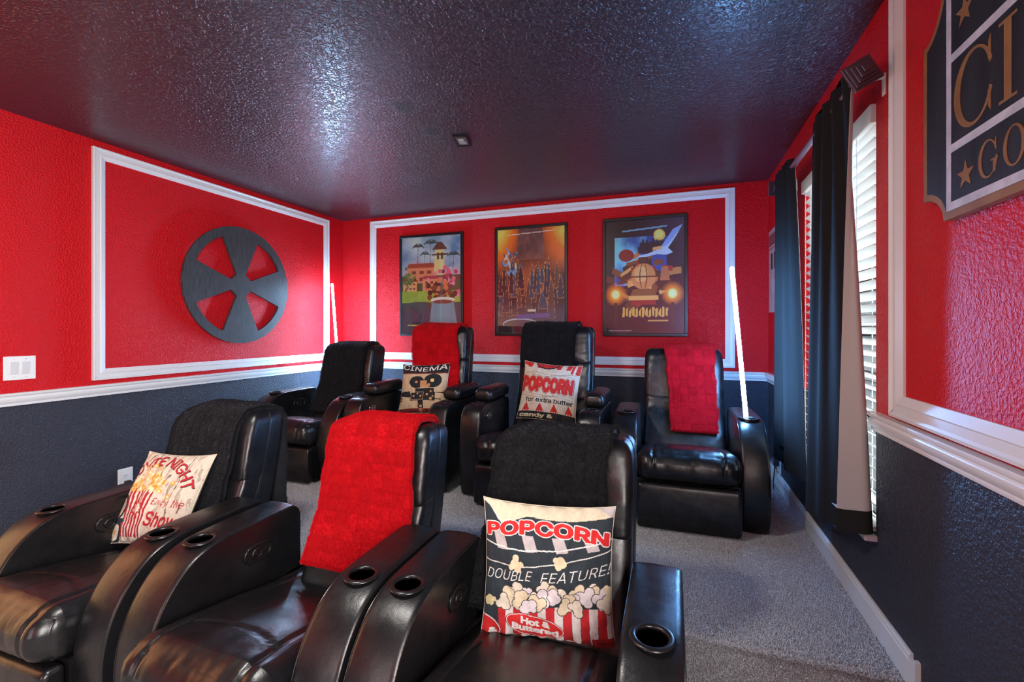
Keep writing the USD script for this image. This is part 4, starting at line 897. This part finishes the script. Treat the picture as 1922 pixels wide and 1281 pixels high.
def words(s, h, x, y, gap, sxx=1.0):
    out = []
    for ch in s:
        p, a = serif(ch, h); p = affinity.scale(p, sxx, 1, origin=(0, 0)); out.append(affinity.translate(p, x, y)); x += a * sxx + gap
    return unary_union(out), x
def star(cx_, cy_, r): return Polygon([(cx_ + (r if k % 2 == 0 else r * .40) * math.sin(k * math.pi / 5), cy_ + (r if k % 2 == 0 else r * .40) * math.cos(k * math.pi / 5)) for k in range(10)])
def sign():
    W, H = 1.22, .655; z0, y0 = 1.562, 1.622         # local x runs along -y (to the right in the picture)
    def plate(inset):
        p = sbox(inset, inset, W - inset, H - inset)
        for cx_, cy_ in ((0, 0), (W, 0), (0, H), (W, H)):
            p = p.difference(affinity.scale(Point(cx_, cy_).buffer(1, 24), .100 + inset * .9, .075 + inset * .9 if cy_ == 0 else .145 + inset * .9))
        return p
    t = thing('cinema_sign', 'black and bronze cinema sign board with scooped corners on the right wall', 'sign', (XR, y0, z0))
    P = lambda g, d, o: place(extrude(g, d), (0, -1, 0), (0, 0, 1), (-1, 0, 0), (-o, 0, 0))
    obj('border', P(plate(0), .022, .004), M_GOLD, t)
    obj('board', P(plate(.020), .0012, .026), M_SIGN, t)
    x0, x1 = .118, W - .118; lw = .021; zz = (.020, .168, .400, .60)
    fr_ = unary_union([sbox(x0, zz[0], x0 + lw, zz[3]), sbox(x1 - lw, zz[0], x1, zz[3])] + [sbox(x0, z, x1, z + lw) for z in zz])
    obj('white_line', P(fr_, .0008, .0272), M_SIGNW, t)
    c, _ = words('CINEMA', .178, x0 + .034, .206, .020, .93)
    obj('lettering', P(c, .0009, .0272), M_GOLD, t)
    g, xe = words('GOOD', .084, x0 + .132, .060, .020, .86)
    obj('lettering', P(g, .0009, .0272), M_GOLD, t)
    for sx_, sy_, r in ((x0 + .082, .093, .036), (x0 + .078, .500, .038), (x0 + .200, .545, .038), (x1 - .082, .093, .036), (x1 - .078, .500, .038)):
        obj('star', P(star(sx_, sy_, r), .0009, .0272), M_GOLD, t)
sign()

# ------------------------------------------------------------------ sabers
def saber(label, p0, p1, hilt, m, r=.0125):
    p0, p1 = np.array(p0, float), np.array(p1, float); d = (p1 - p0) / np.linalg.norm(p1 - p0); h = p0 + d * hilt
    t = thing('light_saber', label, 'light saber', p0)
    L = np.linalg.norm(p1 - h)
    s = np.concatenate([np.linspace(0, L - r, 12), L - r + r * np.sin(np.linspace(.1, 1.55, 6))]); rr = np.concatenate([np.full(12, r), r * np.cos(np.linspace(.1, 1.55, 6))])
    obj('blade', tube((h - p0)[None] + d[None] * s[:, None], rr, 14), m, t, smooth=40)
    s = np.array([0, .002, .03, .031, .05, .051, .08, .081, 1, 1.001]) ; s = np.array([0, .02, .021, .05, .051, .08, .081, .5, .501, .9, .901, 1]) * hilt
    rr = np.array([.014, .016, .014, .014, .016, .016, .0145, .0145, .017, .017, .0155, .0155])
    obj('hilt', tube(d[None] * s[:, None], rr, 16), M_CHROME, t, smooth=40)
saber('white light saber leaning in the left back corner behind the black draped recliner', (-3.030, 3.63, PZ + .004), (-3.172, 3.63, 1.728), .36, M_BLADEL)
saber('blue light saber standing in the arm of the recliner by the curtains', (.402, 2.885, PZ + .535), (.326, 2.925, 1.640), .075, M_BLADER)

# ------------------------------------------------------------------ small fittings
def wall_plate(name, label, catg, y0, y1, z0, z1, kind):
    t = thing(name, label, catg, (XL, (y0 + y1) / 2, (z0 + z1) / 2)); w, h = (y1 - y0) / 2, (z1 - z0) / 2
    obj('plate', rbox(0, .007, -w, w, -h, h, .004, 4), M_PLASTIC, t, smooth=40)
    if kind == 'switch':
        for y in (-.0235, .0235):
            obj('rocker', rbox(.005, .0105, y - .0165, y + .0165, -.0335, .0335, .002, (2, 4, 8), lambda p, q: p + np.stack([.002 * q[:, 2] * (q[:, 0] > 0), 0 * q[:, 0], 0 * q[:, 0]], 1)), plain('rocker_white', (.66, .67, .67), .3), t, smooth=30)
            for z in (-.048, .048): obj('screw', moved(trimesh.creation.icosphere(2, .0028), .0065, y, z), M_CHROME, t, smooth=True)
    else:
        for z in (-.021, .021):
            obj('socket', rbox(.005, .0085, -.0165, .0165, z - .0145, z + .0145, .0016, 3), M_PLASTIC, t, smooth=30)
            obj('slots', cat([bx(.008, .0088, -.0075, -.0055, z - .002, z + .007), bx(.008, .0088, .0055, .0075, z - .002, z + .007), bx(.008, .0088, -.002, .002, z - .010, z - .006)]), M_WELL, t)
        obj('screw', moved(trimesh.creation.icosphere(2, .0025), .0065, 0, 0), M_CHROME, t, smooth=True)
wall_plate('light_switch', 'white double light switch plate on the red left wall', 'light switch', 1.366, 1.497, .999, 1.128, 'switch')
wall_plate('power_outlet', 'white power outlet low on the charcoal left wall behind the pillow', 'outlet', 1.893, 1.979, .236, .372, 'outlet')
pl = thing('power_plug', 'black power plug and cord in the outlet on the left wall', 'plug', (XL, 1.938, .281))
obj('plug_body', rbox(.009, .042, -.014, .016, -.014, .012, .006, 4), M_BLACK, pl, smooth=40)
obj('cord', tube([(.040, .004, -.002), (.060, .02, -.004), (.075, .06, -.02), (.08, .10, -.08), (.07, .12, -.20), (.06, .13, -.355)], .0038, 8), M_BLACK, pl, smooth=40)

cs = thing('ceiling_box', 'small square electrical box set in the black ceiling', 'ceiling box', (-1.223, 2.531, CEIL), 14)
obj('rim', cat([rbox(-.046, .046, -.075, -.062, -.012, 0, .002, 2), rbox(-.046, .046, .062, .075, -.012, 0, .002, 2), rbox(-.046, -.034, -.062, .062, -.012, 0, .002, 2), rbox(.034, .046, -.062, .062, -.012, 0, .002, 2)]), M_BLACK, cs, smooth=30)
obj('cover', rbox(-.034, .034, -.062, .062, -.005, 0, .001, 2), plain('box_cover_grey', (.20, .20, .19), .5), cs)
obj('connector', cat([rbox(-.018, .014, -.03, .02, -.016, -.004, .004, 3), rbox(-.010, .022, .015, .034, -.012, -.004, .003, 2)]), plain('connector_grey', (.38, .38, .36), .45), cs, smooth=30)
sd = thing('sprinkler_ring', 'small dark ring fitting on the ceiling beside the electrical box', 'ceiling fitting', (-1.349, 2.519, CEIL))
obj('ring', moved(lathe([(.012, -.004), (.020, -.006), (.024, -.003), (.025, 0), (.012, 0)], 24), 0, 0, 0), plain('ring_dark', (.06, .06, .055), .4), sd, smooth=40)

wp = thing('wall_print', 'pale pink paper print on the right wall, half hidden by the far curtain', 'print', (XR, 0, 0))
obj('sheet', bx(-.006, 0, 3.30, 3.955, 1.40, 2.02), plain('print_paper', (.42, .30, .30), .7), wp)
obj('band', cat([bx(-.0072, -.0061, 3.32, 3.94, 1.90, 1.985), bx(-.0072, -.0061, 3.32, 3.94, 1.875, 1.882)]), plain('print_band', (.22, .05, .06), .7), wp)
obj('stroke', cat([bx(-.0072, -.0061, 3.40 + .105 * k, 3.45 + .105 * k, 1.72, 1.84) for k in range(5)]), plain('print_stroke', (.03, .012, .014), .7), wp)
obj('ticket', bx(-.0072, -.0061, 3.40, 3.66, 1.48, 1.68), plain('print_ticket', (.55, .50, .55), .7), wp)
obj('disc', place(extrude(Point(0, 0).buffer(.05).difference(Point(0, 0).buffer(.03)), .001), (0, 1, 0), (0, 0, 1), (1, 0, 0), (-.0072, 3.80, 1.60)), plain('print_disc', (.50, .42, .44), .7), wp)

ad = thing('power_adapter', 'dark power adapter plugged in low in the far right corner', 'adapter', (XR, 3.62, .34))
obj('adapter_body', rbox(-.045, -.008, -.045, .03, -.02, .06, .008, 4), M_PURPLE, ad, smooth=40)
obj('plate', rbox(-.007, 0, -.06, .05, -.07, .08, .003, 3), M_PLASTIC, ad, smooth=40)
obj('cord', tube([(-.03, -.01, -.018), (-.035, -.02, -.06), (-.045, -.04, -.12), (-.05, -.07, -.168)], .0035, 8), M_BLACK, ad, smooth=40)

cl = thing('ceiling_light', 'round flush ceiling light above the front row', 'ceiling light', (-1.31, .80, CEIL))
obj('trim_ring', lathe([(.155, 0), (.185, 0), (.180, -.022), (.162, -.030), (.155, -.024)], 48), M_TRIM, cl, smooth=40)
obj('back_plate', lathe([(.001, -.001), (.156, -.001), (.156, -.012), (.001, -.012)], 48), M_PLASTIC, cl, smooth=40)
